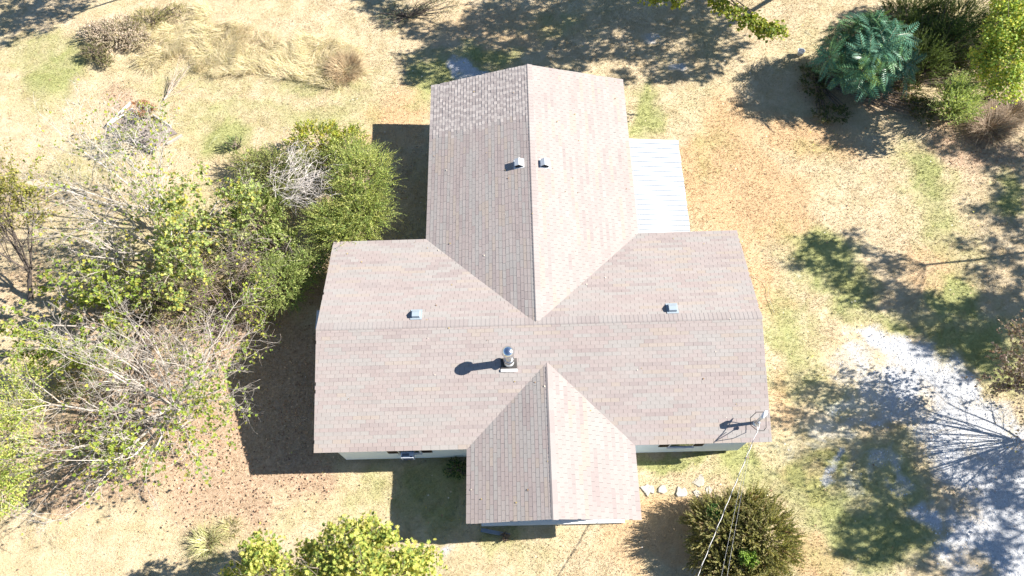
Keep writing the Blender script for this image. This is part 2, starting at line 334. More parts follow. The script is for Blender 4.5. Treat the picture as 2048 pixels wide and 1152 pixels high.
# gravel stones
n = 150000
sx = rg.uniform(2, 33, n); sy = rg.uniform(-6, 20, n); gm = masks(sx, sy)['gravel']
k = in_view(sx, sy) & (rg.random(n) < np.clip((gm - .3) * 1.6, 0, 1) * .7); sx, sy = sx[k], sy[k]; ns_ = len(sx)
oc = np.array([[1, 0, 0], [0, 1, 0], [-1, 0, 0], [0, -1, 0], [0, 0, 1.]])
of = np.array([[0, 1, 4], [1, 2, 4], [2, 3, 4], [3, 0, 4]])
sz = rg.uniform(.012, .032, ns_); sc = np.stack([sz * rg.uniform(.7, 1.3, ns_), sz * rg.uniform(.7, 1.3, ns_), sz * rg.uniform(.6, 1., ns_)], -1)
V = oc[None] * sc[:, None, :]; a = rg.uniform(0, 6.28, ns_); ca, sa = np.cos(a)[:, None], np.sin(a)[:, None]
V = np.stack([V[..., 0] * ca - V[..., 1] * sa + sx[:, None], V[..., 0] * sa + V[..., 1] * ca + sy[:, None], V[..., 2] + ((vnoise(sx, sy, 1.3, 7) - .5) * .05 + (vnoise(sx, sy, .3, 8) - .5) * .05 - .03)[:, None]], -1)
sc_ = np.repeat(np.array([.60, .625, .67])[None] * rg.uniform(.55, 1.3, ns_)[:, None], 5, 0)
def vcolmat(name, rough=.9):
    mt, N, L = newmat(name); p = geo_pos(N); f = noise(N, L, 40, 3, .6, p); a_ = attr(N, 'col')
    finish(mt, N, L, mix(N, L, maprange(N, L, f, .3, .7), mix(N, L, 1., a_, (.8, .8, .8), 'MULTIPLY'), a_), rough, f, .2, .005, 0, .2); return mt
M['vcol'] = vcolmat('tinted_matter')
gr = link('gravel', as_mesh('gravel', V.reshape(-1, 3), [(of[None] + np.arange(ns_)[:, None, None] * 5).reshape(-1, 3)], M['vcol'], col=sc_), kind='stuff')
gr['label'] = 'loose pale grey gravel of the drive and pads'

# ------------------------------------------------------------------ foliage helpers
def leaf_cloud(rng, P, A, Nn, size, col, shape='oval', wid=.5, fold=.25, cvar=.18):
    """one leaf per row: P base points, A axis directions, Nn rough normals, size (n,)"""
    n = len(P); A = unit(A); S = unit(np.cross(A, Nn)); U = np.cross(S, A)
    prof = {'oval': [(0, 0), (.45, 1), (1, 0), (.45, -1)],
            'heart': [(0, 0), (-.06, .55), (.28, 1.), (1, 0), (.28, -1.), (-.06, -.55)],
            'long': [(0, 0), (.35, 1), (1, 0), (.35, -1)]}[shape]
    q = np.array(prof); t = q[:, 0][None, :, None]; s = (q[:, 1] * wid)[None, :, None]
    sz = np.asarray(size)[:, None, None]
    V = P[:, None, :] + sz * (A[:, None, :] * t + S[:, None, :] * s + U[:, None, :] * (np.abs(s) * fold - .12 * t * t))
    kk = len(q); off = np.arange(n)[:, None] * kk
    if kk == 4: F = np.concatenate([off + np.array([[0, 2, 1]]), off + np.array([[0, 3, 2]])])
    else: F = np.concatenate([off + np.array([[0, 3, 2, 1]]), off + np.array([[0, 5, 4, 3]])])
    C = np.asarray(col) * np.exp(rng.normal(0, cvar, (n, 1))); C = np.repeat(np.clip(C, .005, .9), kk, 0)
    return V.reshape(-1, 3), F, C
def join(parts):
    """parts: list of (V, F or [F..], C) -> V, faces list, C"""
    Vs, Cs, fs, o = [], [], {}, 0
    for V, F, C in parts:
        for f in (F if isinstance(F, list) else [F]):
            fs.setdefault(f.shape[1], []).append(f + o)
        Vs.append(V); Cs.append(C); o += len(V)
    return np.concatenate(Vs), [np.concatenate(f) for f in fs.values()], np.concatenate(Cs)
def tubes(P, R, n=4):
    """P (m,K,3) polylines, R (m,K) radii"""
    m_, K = R.shape; T = np.empty_like(P); T[:, 1:-1] = P[:, 2:] - P[:, :-2]; T[:, 0] = P[:, 1] - P[:, 0]; T[:, -1] = P[:, -1] - P[:, -2]
    T = unit(T); S, U = frame_of(T); g = np.arange(n) * 2 * np.pi / n
    V = P[:, :, None, :] + R[:, :, None, None] * (S[:, :, None, :] * np.cos(g)[None, None, :, None] + U[:, :, None, :] * np.sin(g)[None, None, :, None])
    i = np.arange(m_)[:, None, None] * K * n + np.arange(K - 1)[None, :, None] * n; kx = np.arange(n)[None, None, :]; k2 = (kx + 1) % n
    F = np.stack([i + kx, i + k2, i + n + k2, i + n + kx], -1).reshape(-1, 4)
    return V.reshape(-1, 3), F
def grow(rng, P, D, L, R, levels, K=6):
    """breadth-first branching; returns one (points, radii) pair per level"""
    P, D, L, R = np.array(P, float), unit(np.array(D, float)), np.array(L, float), np.array(R, float); out = []
    for li, lv in enumerate([dict(wob=.10, trop=.03, tip=.55)] + levels):
        if li:
            pts, rad = out[-1]; c = lv['n']; m_ = len(pts)
            t = rng.uniform(lv.get('t0', .25), 1., (m_, c)); t[:, 0] = 1.; fi = t * (K - 1); i0 = np.minimum(fi.astype(int), K - 2); fr = (fi - i0)[..., None]
            r_ = np.arange(m_)[:, None]; p0 = pts[r_, i0] * (1 - fr) + pts[r_, i0 + 1] * fr; d0 = unit(pts[r_, i0 + 1] - pts[r_, i0])
            rr = rad[r_, i0] * (1 - fr[..., 0]) + rad[r_, i0 + 1] * fr[..., 0]; S, U = frame_of(d0)
            ph = rng.uniform(0, 2 * np.pi, (m_, c)); an = np.radians(rng.uniform(*lv['ang'], (m_, c))); an[:, 0] *= .4
            d = d0 * np.cos(an)[..., None] + (S * np.cos(ph)[..., None] + U * np.sin(ph)[..., None]) * np.sin(an)[..., None]
            P = p0.reshape(-1, 3); D = unit(d.reshape(-1, 3)); ln = np.linalg.norm(pts[:, -1] - pts[:, 0], axis=1)
            L = (ln[:, None] * lv['len'] * rng.uniform(.6, 1.25, (m_, c))).ravel(); R = np.maximum((rr * lv['rad']).ravel(), lv.get('rmin', .004))
        pl = [P]; d = D
        for s in range(K - 1):
            d = unit(d + rng.normal(0, lv.get('wob', .12), d.shape) + np.array([0, 0, lv.get('trop', .05)])); pl.append(pl[-1] + d * (L / (K - 1))[:, None])
        pts = np.stack(pl, 1); pts[..., 2] = np.maximum(pts[..., 2], .03)
        rad = R[:, None] * np.linspace(1, lv.get('tip', .45), K)[None]
        out.append((pts, np.maximum(rad, lv.get('rmin', .004) * .8)))
    return out
def wood(rng, levels_out, col, var=.12, sides=(7, 5, 4, 3, 3), dark=None):
    parts = []
    for li, (p, r) in enumerate(levels_out):
        V, F = tubes(p, r, sides[min(li, len(sides) - 1)])
        c = np.array(col) if dark is None else np.array(col) * (1 - li / 4) + np.array(dark) * li / 4
        C = np.repeat(c[None] * np.exp(rng.normal(0, var, (len(p), 1))), len(V) // len(p), 0); parts.append((V, F, C))
    return join(parts)
def along(rng, pts, cnt, jit=.03):
    """cnt random points on every polyline with its direction"""
    m_, K, _ = pts.shape; f = rng.uniform(.15, .999, (m_, cnt)) * (K - 1); i = f.astype(int); fr = (f - i)[..., None]; r_ = np.arange(m_)[:, None]
    p = pts[r_, i] * (1 - fr) + pts[r_, i + 1] * fr; d = unit(pts[r_, i + 1] - pts[r_, i])
    return p.reshape(-1, 3) + rng.normal(0, jit, (m_ * cnt, 3)), d.reshape(-1, 3)
def palette(rng, n, cols, w=None):
    c = np.array(cols, float); return c[rng.choice(len(c), n, p=None if w is None else np.array(w) / sum(w))]
def sprays(rng, P, D, L, m_, leaf, wid, col, droop=.35, shape='long', ang=50, stem=None, cvar=.15):
    """curved shoots P->D carrying m_ leaflets each; returns mesh parts"""
    n = len(P); D = unit(D); t = np.linspace(.12, 1, m_)[None, :, None] + rng.uniform(-.02, .02, (n, m_, 1))
    Lx = np.asarray(L)[:, None, None]
    pos = P[:, None, :] + D[:, None, :] * t * Lx + np.array([0, 0, -1.]) * (t ** 2) * Lx * droop
    tan = unit(D[:, None, :] + np.array([0, 0, -2.]) * t * droop); S, U = frame_of(tan)
    ph = rng.uniform(0, 2 * np.pi, (n, m_))
    sdv = S * np.cos(ph)[..., None] + U * np.sin(ph)[..., None]; a = math.radians(ang)
    ax = tan * math.cos(a) + sdv * math.sin(a); nn = unit(U + rng.normal(0, .5, U.shape))
    sz = leaf * rng.uniform(.6, 1.25, n * m_) * np.tile(np.linspace(1.1, .6, m_), n)
    parts = [leaf_cloud(rng, pos.reshape(-1, 3), ax.reshape(-1, 3), nn.reshape(-1, 3), sz, np.repeat(col, m_, 0), shape, wid, .2, cvar)]
    if stem is not None:
        tt = np.linspace(0, 1, 4)[None, :, None]; sp = P[:, None, :] + D[:, None, :] * tt * Lx + np.array([0, 0, -1.]) * (tt ** 2) * Lx * droop
        V, F = tubes(sp, np.repeat(np.linspace(.006, .003, 4)[None], n, 0), 3); parts.append((V, F, np.repeat(np.array(stem)[None], len(V), 0)))
    return parts
def dome(rng, n, c, r, lo=.6, zmin=-.2):
    """points in the outer shell of an ellipsoid with outward directions"""
    v = unit(rng.normal(size=(n * 3, 3))); v = v[v[:, 2] > zmin][:n]; f = rng.uniform(lo ** 3, 1, len(v)) ** (1 / 3)
    lump = 1 + .14 * np.sin(v[:, 0] * 5 + c[0]) * np.cos(v[:, 1] * 6 + c[1]) + .08 * np.sin(v[:, 1] * 11 + v[:, 0] * 9)
    return np.array(c) + v * np.array(r) * (f * lump)[:, None], v
def blades(rng, P, az, lean, L, w, col, K=4, curl=.9):
    """curved grass straps"""
    n = len(P); lv = []; p = P.copy(); th = lean.copy(); sdv = np.stack([-np.sin(az), np.cos(az), np.zeros(n)], -1)
    for k in range(K + 1):
        ww = (w * (1 - (k / K) ** 1.6) + .0012)[:, None]; lv.append(np.stack([p - sdv * ww, p + sdv * ww], 1))
        d = np.stack([np.cos(az) * np.sin(th), np.sin(az) * np.sin(th), np.cos(th)], -1); p = p + d * (L / K)[:, None]; th = th + curl / K * rng.uniform(.6, 1.4, n)
        p[:, 2] = np.maximum(p[:, 2], .02)
    V = np.stack(lv, 1).reshape(-1, 3); o = np.arange(n)[:, None] * 2 * (K + 1) + (np.arange(K) * 2)[None]
    F = np.stack([o, o + 1, o + 3, o + 2], -1).reshape(-1, 4)
    return V, F, np.repeat(col, 2 * (K + 1), 0)
# ------------------------------------------------------------------ the house
X1, YN, YR, ZE, ZR = 15.3, 7.979, 4.0, 2.048, 3.1355
B0, B1, BR, BYN = 3.55, 11.58, 7.595, 15.348
F0, F1, FR, FYS, ZFR = 5.1585, 10.738, 7.919, -2.408, 2.787
KS, KN = (ZR - ZE) / YR, (ZR - ZE) / (YN - YR)
house = empty('house', (7.6, 4, 0), 'cross shaped single storey house with worn pinkish shingle roof and pale siding', 'house')
hm = Matrix.Translation((-7.6, -4, 0))
def hpart(mb, name, mat, parent=None, **kw):
    o = mb.build(name, mat, parent or house, **kw)
    if parent is None: o.location = (-7.6, -4, 0)
    return o
def z_main(x, y): return np.where((x > 0) & (x < X1) & (y > 0) & (y < YN), np.minimum(ZE + KS * y, ZE + KN * (YN - y)), -9)
def z_back(x, y): return np.where((x > B0) & (x < B1) & (y > YR) & (y < BYN), np.minimum(ZE + (ZR - ZE) / (BR - B0) * (x - B0), ZE + (ZR - ZE) / (B1 - BR) * (B1 - x)), -9)
def z_front(x, y): return np.where((x > F0) & (x < F1) & (y > FYS) & (y < 2.75), np.minimum(ZE + (ZFR - ZE) / (FR - F0) * (x - F0), ZE + (ZFR - ZE) / (F1 - FR) * (F1 - x)), -9)

# facets: origin at the left end of the eave, direction along it, vector up the slope, length, function of the roofs it may dive under
FAC = [
 ('S', (0, 0, ZE), (1, 0, 0), (0, YR, ZR - ZE), X1, (z_front,)),
 ('N', (X1, YN, ZE), (-1, 0, 0), (0, YR - YN, ZR - ZE), X1, (z_back,)),
 ('BW', (B0, BYN, ZE), (0, -1, 0), (BR - B0, 0, ZR - ZE), BYN - YR, (z_main,)),
 ('BE', (B1, YR, ZE), (0, 1, 0), (BR - B1, 0, ZR - ZE), BYN - YR, (z_main,)),
 ('FW', (F0, 2.73, ZE), (0, -1, 0), (FR - F0, 0, ZFR - ZE), 2.73 - FYS, (z_main,)),
 ('FE', (F1, FYS, ZE), (0, 1, 0), (FR - F1, 0, ZFR - ZE), 2.73 - FYS, (z_main,)),
]
deck = MB()
for nm, O, U, Vv, Lu, _ in FAC:
    O, U, Vv = Vector(O), Vector(U), Vector(Vv); nn = U.cross(Vv).normalized()
    s = -.003
    deck.prism([O + nn * s, O + U * Lu + nn * s, O + U * Lu + Vv + nn * s, O + Vv + nn * s], (0, 0, -.09))
roof = hpart(deck, 'roof', M['deck'])

TINT = np.array([(.365, .30, .288), (.385, .345, .325), (.355, .352, .335), (.40, .335, .275), (.305, .25, .245), (.34, .325, .31), (.375, .318, .300)])
TINT = (TINT * .52 + TINT.mean(0) * .48) * np.array([.845, .835, .835])
TW = [.25, .16, .17, .09, .10, .10, .13]
ATINT = .86 * np.array([(.40, .36, .345), (.42, .385, .365), (.24, .205, .20), (.28, .24, .23), (.37, .325, .31)])
rs = np.random.default_rng(21)
TAB, EXP, TH = .305, .1305, .0062
flip = False
rows = []       # O, U, V(unit), N, u0, u1, v0, tint, thick, exposure, ok for single object
for nm, O, U, Vv, Lu, others in FAC:
    O, U, Vv = np.array(O, float), np.array(U, float), np.array(Vv, float); Lv = np.linalg.norm(Vv); Vd = Vv / Lv; Nn = np.cross(U, Vd)
    nr = int(round(Lv / EXP)); ex = Lv / nr
    patch = 0
    for j in range(nr):
        u = -.02 - TAB - (TAB / 2 if j % 2 else 0) - rs.uniform(0, .02) + (.012 * j) % TAB
        tint = rs.choice(7, p=TW); left = rs.integers(1, 4)
        du = rs.normal(0, .003)
        plim = 2.72 + .14 * (1 if j % 2 else -1) + .05 * rs.normal() if nm == 'BW' else 0
        while u < Lu + .02:
            arch = nm == 'BW' and u + TAB * .5 < plim
            wdt = rs.uniform(.13, .165) if arch else TAB
            if left <= 0: tint = rs.choice(7, p=TW); left = rs.choice([1, 2, 3, 3, 4])
            left -= 1
            a, b = max(u, -.02), min(u + wdt - (.003 if arch else .0075), Lu + .02)
            if b - a > .03:
                c = O + U * (a + b) / 2 + Vd * (j + .5) * ex
                corners = [O + U * uu + Vd * vv for uu in (a, b) for vv in (j * ex, (j + 1) * ex)]
                vis = any(all(float(f(q[0], q[1])) < q[2] + .012 for f in others) for q in corners)
                full = all(all(float(f(q[0], q[1])) < q[2] - .03 for f in others) for q in corners) and b - a > .28
                if vis:
                    if arch: flip = not flip if rs.random() < .82 else flip; tn = (np.array([(.41, .368, .345), (.38, .34, .318)]) if flip else np.array([(.275, .24, .23), (.31, .272, .26)]))[rs.integers(0, 2)]; th = rs.choice([.007, .013])
                    else: tn = TINT[tint]; th = TH * rs.uniform(.8, 1.3)
                    rows.append((O, U, Vd, Nn, a, b, j * ex - (.03 if j == 0 else 0) + du, tn, th, ex + (.03 if j == 0 else 0), full and not arch, tint))
            u += wdt
CAMP = np.array([7.1884, -5.2424, 26.5261])
cd = [np.linalg.norm(r[0] + r[1] * (r[4] + r[5]) / 2 + r[2] * (r[6] + .06) - CAMP) if r[10] else 1e9 for r in rows]
single = set(np.argsort(cd)[:300].tolist())
def tab_verts(w, th, ex):       # local u, v, n
    return np.array([(0, 0, -.001), (w, 0, -.001), (0, 0, th), (w, 0, th), (0, ex + .012, .0015), (w, ex + .012, .0015)])
TF4 = np.array([[2, 3, 5, 4], [0, 1, 3, 2]]); TF3 = np.array([[0, 2, 4], [1, 5, 3]])
Vs, Cs = [], []
proto = {}
for i, (O, U, Vd, Nn, a, b, v0, tn, th, ex, full, ti) in enumerate(rows):
    tn = tn * np.exp(rs.normal(0, .02))
    if i in single:
        if ti not in proto:
            proto[ti] = as_mesh('shingle', tab_verts(TAB - .0075, TH, EXP), [TF4, TF3], M['shingle'], col=np.repeat(TINT[ti][None], 6, 0))
        o = link('shingle', proto[ti], roof); P = O + U * a + Vd * v0
        o.matrix_local = Matrix(((U[0], Vd[0], Nn[0], P[0]), (U[1], Vd[1], Nn[1], P[1]), (U[2], Vd[2], Nn[2], P[2]), (0, 0, 0, 1)))
    else:
        q = tab_verts(b - a, th, ex); Vs.append(O + U * a + Vd * v0 + q[:, :1] * U + q[:, 1:2] * Vd + q[:, 2:] * Nn); Cs.append(np.repeat(tn[None], 6, 0))
ns = len(Vs); off = np.arange(ns)[:, None, None] * 6
link('shingle_field', as_mesh('shingle_field', np.concatenate(Vs), [(TF4[None] + off).reshape(-1, 4), (TF3[None] + off).reshape(-1, 3)], M['shingle'], col=np.concatenate(Cs)), roof, kind='stuff')

# ridge caps: short bent pieces lapped along each ridge
def ridge(p, q, sl, sr, wl, wr, cover=None):
    """sl, sr: rise per metre on the left and right of p->q; wl, wr: leg widths"""
    p, q = np.array(p, float), np.array(q, float); L = np.linalg.norm(q - p); d = (q - p) / L; lf = np.cross([0, 0, 1], d)
    nn = int(L / .15); st = L / nn; protos = []
    tints = [(.282, .252, .242), (.272, .238, .228), (.278, .255, .245), (.262, .228, .22)]
    for t in tints:
        v = []
        for s, h in ((0, .015), (st + .02, .008)):
            for off, dz in ((wl, -wl * sl), (0, .006), (-wr, -wr * sr)):
                v.append(d * s + lf * off + np.array([0, 0, dz + h]))
        for off, dz in ((wl, -wl * sl), (0, .006), (-wr, -wr * sr)): v.append(lf * off + np.array([0, 0, dz - .004]))
        F = [np.array([[0, 1, 4, 3], [1, 2, 5, 4], [6, 7, 1, 0], [7, 8, 2, 1]]), np.array([[6, 0, 3], [8, 5, 2]])]
        protos.append(as_mesh('ridge_cap', np.array(v), F, M['shingle'], col=np.repeat(np.array(t)[None], 9, 0)))
    k = 0
    for i in range(nn):
        if i % 5 == 0: k = rs.integers(0, 4)
        if rs.random() < .12: k = rs.integers(0, 4)
        o = link('ridge_cap', protos[k], roof); o.location = p + d * st * i
ridge((-.02, YR, ZR), (X1 + .02, YR, ZR), KN, KS, .26, .05)
ridge((BR, YR + .1, ZR), (BR, BYN + .02, ZR), (ZR - ZE) / (BR - B0), (ZR - ZE) / (B1 - BR), .04, .19)
ridge((FR, 2.55, ZFR), (FR, FYS - .02, ZFR), (ZFR - ZE) / (F1 - FR), (ZFR - ZE) / (FR - F0), .17, .06)

# fascia and rake boards
def trim(p, q, name='fascia'):
    mb = MB(); mb.beam(p, q, .022, .13); hpart(mb, name, M['white_paint'])
zf = ZE - .075
trim((0, .012, zf), (F0, .012, zf)); trim((F1, .012, zf), (X1, .012, zf)); trim((0, YN - .012, zf), (B0, YN - .012, zf)); trim((B1, YN - .012, zf), (X1, YN - .012, zf))
trim((B0 + .012, YN, zf), (B0 + .012, BYN, zf)); trim((B1 - .012, YN, zf), (B1 - .012, BYN, zf)); trim((F0 + .012, 0, zf), (F0 + .012, FYS, zf)); trim((F1 - .012, 0, zf), (F1 - .012, FYS, zf))
for x in (.014, X1 - .014):
    trim((x, 0, zf), (x, YR, ZR - .075), 'rake_board'); trim((x, YR, ZR - .075), (x, YN, zf), 'rake_board')
trim((B0, BYN - .014, zf), (BR, BYN - .014, ZR - .075), 'rake_board'); trim((BR, BYN - .014, ZR - .075), (B1, BYN - .014, zf), 'rake_board')
trim((F0, FYS + .014, zf), (FR, FYS + .014, ZFR - .075), 'rake_board'); trim((FR, FYS + .014, ZFR - .075), (F1, FYS + .014, zf), 'rake_board')

# lapped siding walls
def lap_wall(p, q, z0, z1):
    p, q = np.array(p, float), np.array(q, float); d = (q - p) / np.linalg.norm(q - p); o = np.array([d[1], -d[0]]); n = int(round((z1 - z0) / .19)); h = (z1 - z0) / n; mb = MB()
    for i in range(n):
        za, zb = z0 + i * h, z0 + (i + 1) * h
        pr = [(0, za), (.022, za), (.010, zb), (0, zb)]
        A = [Vector((p[0] + o[0] * s, p[1] + o[1] * s, z)) for s, z in pr]
        mb.prism(A, (q[0] - p[0], q[1] - p[1], 0))
    mb.prism([Vector((p[0] - o[0] * s, p[1] - o[1] * s, z)) for s, z in ((0, z0), (0, z1), (.1, z1), (.1, z0))], (q[0] - p[0], q[1] - p[1], 0))
    hpart(mb, 'wall', M['siding'])
WZ0, WZ1 = .24, 1.96
W = dict(x0=.65, x1=14.65, y0=.11, y1=7.87, bx0=4.0, bx1=11.13, by=14.95, fx0=5.62, fx1=10.28, fy=-2.05)
lap_wall((W['x0'], W['y0']), (W['fx0'], W['y0']), WZ0, WZ1); lap_wall((W['fx1'], W['y0']), (W['x1'], W['y0']), WZ0, WZ1)
lap_wall((W['x1'], W['y0']), (W['x1'], W['y1']), WZ0, WZ1); lap_wall((W['x0'], W['y1']), (W['x0'], W['y0']), WZ0, WZ1)
lap_wall((W['x1'], W['y1']), (W['bx1'], W['y1']), WZ0, WZ1); lap_wall((W['bx0'], W['y1']), (W['x0'], W['y1']), WZ0, WZ1)
lap_wall((W['bx1'], W['y1']), (W['bx1'], W['by']), WZ0, WZ1); lap_wall((W['bx1'], W['by']), (W['bx0'], W['by']), WZ0, WZ1); lap_wall((W['bx0'], W['by']), (W['bx0'], W['y1']), WZ0, WZ1)
lap_wall((W['fx0'], W['y0']), (W['fx0'], W['fy']), WZ0, WZ1); lap_wall((W['fx0'], W['fy']), (W['fx1'], W['fy']), WZ0, WZ1); lap_wall((W['fx1'], W['fy']), (W['fx1'], W['y0']), WZ0, WZ1)
def gable(poly, off):
    mb = MB(); mb.prism(poly, off); hpart(mb, 'gable_wall', M['siding'])
gable([(W['x0'] - .005, W['y0'] + .1, 1.962), (W['x0'] - .005, YR, ZR - .13), (W['x0'] - .005, W['y1'] - .1, 1.962)], (.09, 0, 0))
gable([(W['x1'] + .005, W['y0'] + .1, 1.962), (W['x1'] + .005, YR, ZR - .13), (W['x1'] + .005, W['y1'] - .1, 1.962)], (-.09, 0, 0))
gable([(W['bx0'] + .1, W['by'] + .005, 1.962), (BR, W['by'] + .005, ZR - .13), (W['bx1'] - .1, W['by'] + .005, 1.962)], (0, -.09, 0))
gable([(W['fx0'] + .1, W['fy'] - .005, 1.962), (FR, W['fy'] - .005, ZFR - .13), (W['fx1'] - .1, W['fy'] - .005, 1.962)], (0, .09, 0))
fb = MB(); fb.box((7.65, 3.99, .07), (13.9, 7.66, .34)); fb.box((7.565, 11.3, .07), (7.02, 7.2, .34)); fb.box((7.95, -.95, .07), (4.56, 2.1, .34)); hpart(fb, 'foundation', M['foundation'])
sl = MB(); sl.box((7.98, -2.185, .05), (4.95, .19, .22)); hpart(sl, 'concrete_sill', M['white_paint'])

# front windows with dark shutters
def window(xc, w):
    mb = MB(); mb.box((xc, W['y0'] - .015, 1.50), (w, .05, .66)); f = hpart(mb, 'window', M['white_paint'])
    p = MB(); p.box((xc, W['y0'] - .042, 1.50), (w - .1, .02, .56)); p.build('pane', M['glass'], f)
    s = MB(); s.box((xc, W['y0'] - .05, 1.155), (w + .06, .09, .03)); s.build('sill', M['white_paint'], f)
def shutter(xc, w):
    mb = MB(); mb.box((xc, W['y0'] - .025, 1.50), (w, .03, .62))
    for k in range(9): mb.box((xc, W['y0'] - .044, 1.24 + k * .062), (w - .08, .014, .03))
    hpart(mb, 'shutter', M['shutter'])
window(3.10, .78); shutter(2.52, .36); shutter(3.70, .36)
window(12.44, .86); shutter(11.85, .34); shutter(13.03, .34)

# roof vents
def vent(c, slope_dir, slope, kind):
    """low metal exhaust hood on its flange; slope_dir: unit vector downhill"""
    dn = Vector((slope_dir[0], slope_dir[1], -slope)).normalized(); sd = Vector((-slope_dir[1], slope_dir[0], 0)); up = dn.cross(sd).normalized()
    if up.z < 0: up = -up; sd = -sd
    R = Matrix((sd, -dn, up)).transposed(); c = Vector(c)
    A = MB(); A.box(c + up * .018, (.40, .44, .012), R); M_ = M['vent_white'] if kind == 'white' else M['vent_grey']
    fl = hpart(A, 'roof_vent', M_)
    h = MB()
    P = lambda x, y, z: c + R @ Vector((x, y, z))
    if kind == 'white':     # peaked hood open at the south end
        r = .15; q = [(-r, .02, .0), (-r, .17, 0), (0, .25, 0), (r, .17, 0), (r, .02, 0)]
    w, l, zt = .135, .16, .17
    V = [P(-w, -l, .02), P(w, -l, .02), P(w, l, .02), P(-w, l, .02), P(-w, -l * .9, zt * .55), P(w, -l * .9, zt * .55), P(w, l * .1, zt), P(-w, l * .1, zt), P(w, l, zt * .8), P(-w, l, zt * .8)]
    h.add(V, [[4, 5, 6, 7], [7, 6, 8, 9], [9, 8, 2, 3], [0, 4, 7, 9, 3], [1, 2, 8, 6, 5]])
    hb = h.build('hood', M_, fl, bevel=.006)
    d = MB(); d.add([P(-w + .012, -l + .006, .025), P(w - .012, -l + .006, .025), P(w - .012, -l * .9 + .008, zt * .53), P(-w + .012, -l * .9 + .008, zt * .53)], [[0, 1, 2, 3]]); d.build('opening', M['dark'], fl)
    return fl
def box_vent(c, dx, slope):
    """white box vent near the back ridge: two roof panes and a dark south mouth"""
    c = Vector(c); A = MB(); fz = lambda x, y, z: c + Vector((x, y, z - slope * dx * x))
    A.add([fz(-.2, -.2, .016), fz(.2, -.2, .016), fz(.2, .22, .016), fz(-.2, .22, .016), fz(-.2, -.2, .004), fz(.2, -.2, .004), fz(.2, .22, .004), fz(-.2, .22, .004)], [[0, 1, 2, 3], [0, 4, 5, 1], [1, 5, 6, 2], [2, 6, 7, 3], [3, 7, 4, 0]])
    fl = hpart(A, 'roof_vent', M['vent_white'])
    h = MB(); L = .15; G = lambda x, y, z: c + Vector((x, y, z))
    V = [G(-.15, -L, -.02 if dx < 0 else .03), G(.15, -L, .03 if dx < 0 else -.02), G(.15, L, .0), G(-.15, L, 0), G(-.165, -L - .02, .14), G(0, -L - .02, .225), G(.165, -L - .02, .14), G(.165, L, .14), G(0, L, .225), G(-.165, L, .14)]
    h.add(V, [[4, 5, 8, 9], [5, 6, 7, 8], [0, 4, 9, 3], [1, 2, 7, 6], [3, 9, 8, 7, 2]])
    h.build('hood', M['vent_white'], fl)
    d = MB(); d.add([G(-.14, -L + .015, .0), G(.14, -L + .015, .0), G(.15, -L + .015, .135), G(0, -L + .015, .215), G(-.15, -L + .015, .135)], [[0, 1, 2, 3, 4]]); d.build('opening', M['dark'], fl)
    return fl
BS = (ZR - ZE) / 4.01
v_ = box_vent((7.14, 10.62, 3.012), -1, BS); v_['label'] = 'white peaked roof vent west of the back ridge'
v_ = box_vent((8.13, 10.60, 2.99), 1, BS); v_['label'] = 'white peaked roof vent east of the back ridge'
vent((3.42, 4.50, 3.0), (0, 1), KN, 'grey')['label'] = 'low blue grey vent on the left roof slope'
vent((12.32, 4.47, 3.008), (0, 1), KN, 'grey')['label'] = 'low blue grey vent on the right roof slope'

# flue pipe with round cap
cx_, cy_ = 6.62, 2.74; cz_ = ZE + KS * cy_
ch = MB(); ch.lathe([(.125, -.25), (.125, .12), (.118, .13), (.118, 1.0)], (cx_, cy_, cz_), 20); flue = hpart(ch, 'flue_pipe', M['galv'], smooth=True); flue['label'] = 'silver flue pipe with round domed cap'
c2 = MB(); c2.lathe([(.03, 1.0), (.195, 1.0), (.205, 1.03), (.215, 1.06), (.21, 1.10), (.18, 1.17), (.13, 1.22), (.06, 1.245), (.0, 1.25)], (cx_, cy_, cz_), 24); c2.build('cap', M['chrome'], flue, smooth=True)
c3 = MB(); c3.lathe([(.13, .0), (.175, .02), (.15, .16), (.125, .30)], (cx_, cy_, cz_), 20); c3.build('flashing_cone', M['flash'], flue, smooth=True)
c4 = MB(); c4.lathe([(.12, .30), (.19, .29), (.125, .36)], (cx_, cy_, cz_), 20); c4.build('storm_collar', M['galv'], flue, smooth=True)
tl = math.atan(KS); RX = Matrix.Rotation(tl, 3, 'X')
c5 = MB(); c5.box((cx_, cy_ - .075, cz_ + .005), (.54, .42, .022), RX); c5.build('flashing_plate', M['shingle'], flue)
c6 = MB(); c6.box((cx_, cy_ - .27, cz_ - .035), (.56, .09, .03), RX); c6.build('flashing_lip', M['flash'], flue)

# electric service mast through the front right roof corner
mx_, my_ = 14.84, .60; mz_ = ZE + KS * my_
mp = MB(); mp.tube([(mx_, my_, 1.2), (mx_, my_, mz_ + .74)], .052, 10); mast = hpart(mp, 'service_mast', M['galv'], smooth=True); mast['label'] = 'grey service mast with weatherhead and looping wires'
b_ = MB(); b_.lathe([(.13, -.02), (.08, .04), (.056, .09)], (mx_, my_, mz_), 12); b_.build('boot', M['galv'], mast)
wh = MB(); wh.tube([(mx_ - .03, my_ - .03, mz_ + .70), (mx_, my_, mz_ + .78), (mx_ + .06, my_ + .07, mz_ + .85), (mx_ + .12, my_ + .14, mz_ + .80), (mx_ + .13, my_ + .16, mz_ + .72)], [.052, .065, .07, .06, .03], 10); wh.build('weatherhead', M['flash'], mast, smooth=True)
ins = MB(); ins.lathe([(.03, -.05), (.055, -.03), (.04, 0), (.055, .03), (.03, .05)], (mx_ - .04, my_ - .11, mz_ + .42), 12); ins.tube([(mx_, my_, mz_ + .42), (mx_ - .04, my_ - .11, mz_ + .42)], .015, 6); ins.build('insulator', M['galv'], mast)
lw = MB()
JP = (14.62, .16, 2.93)
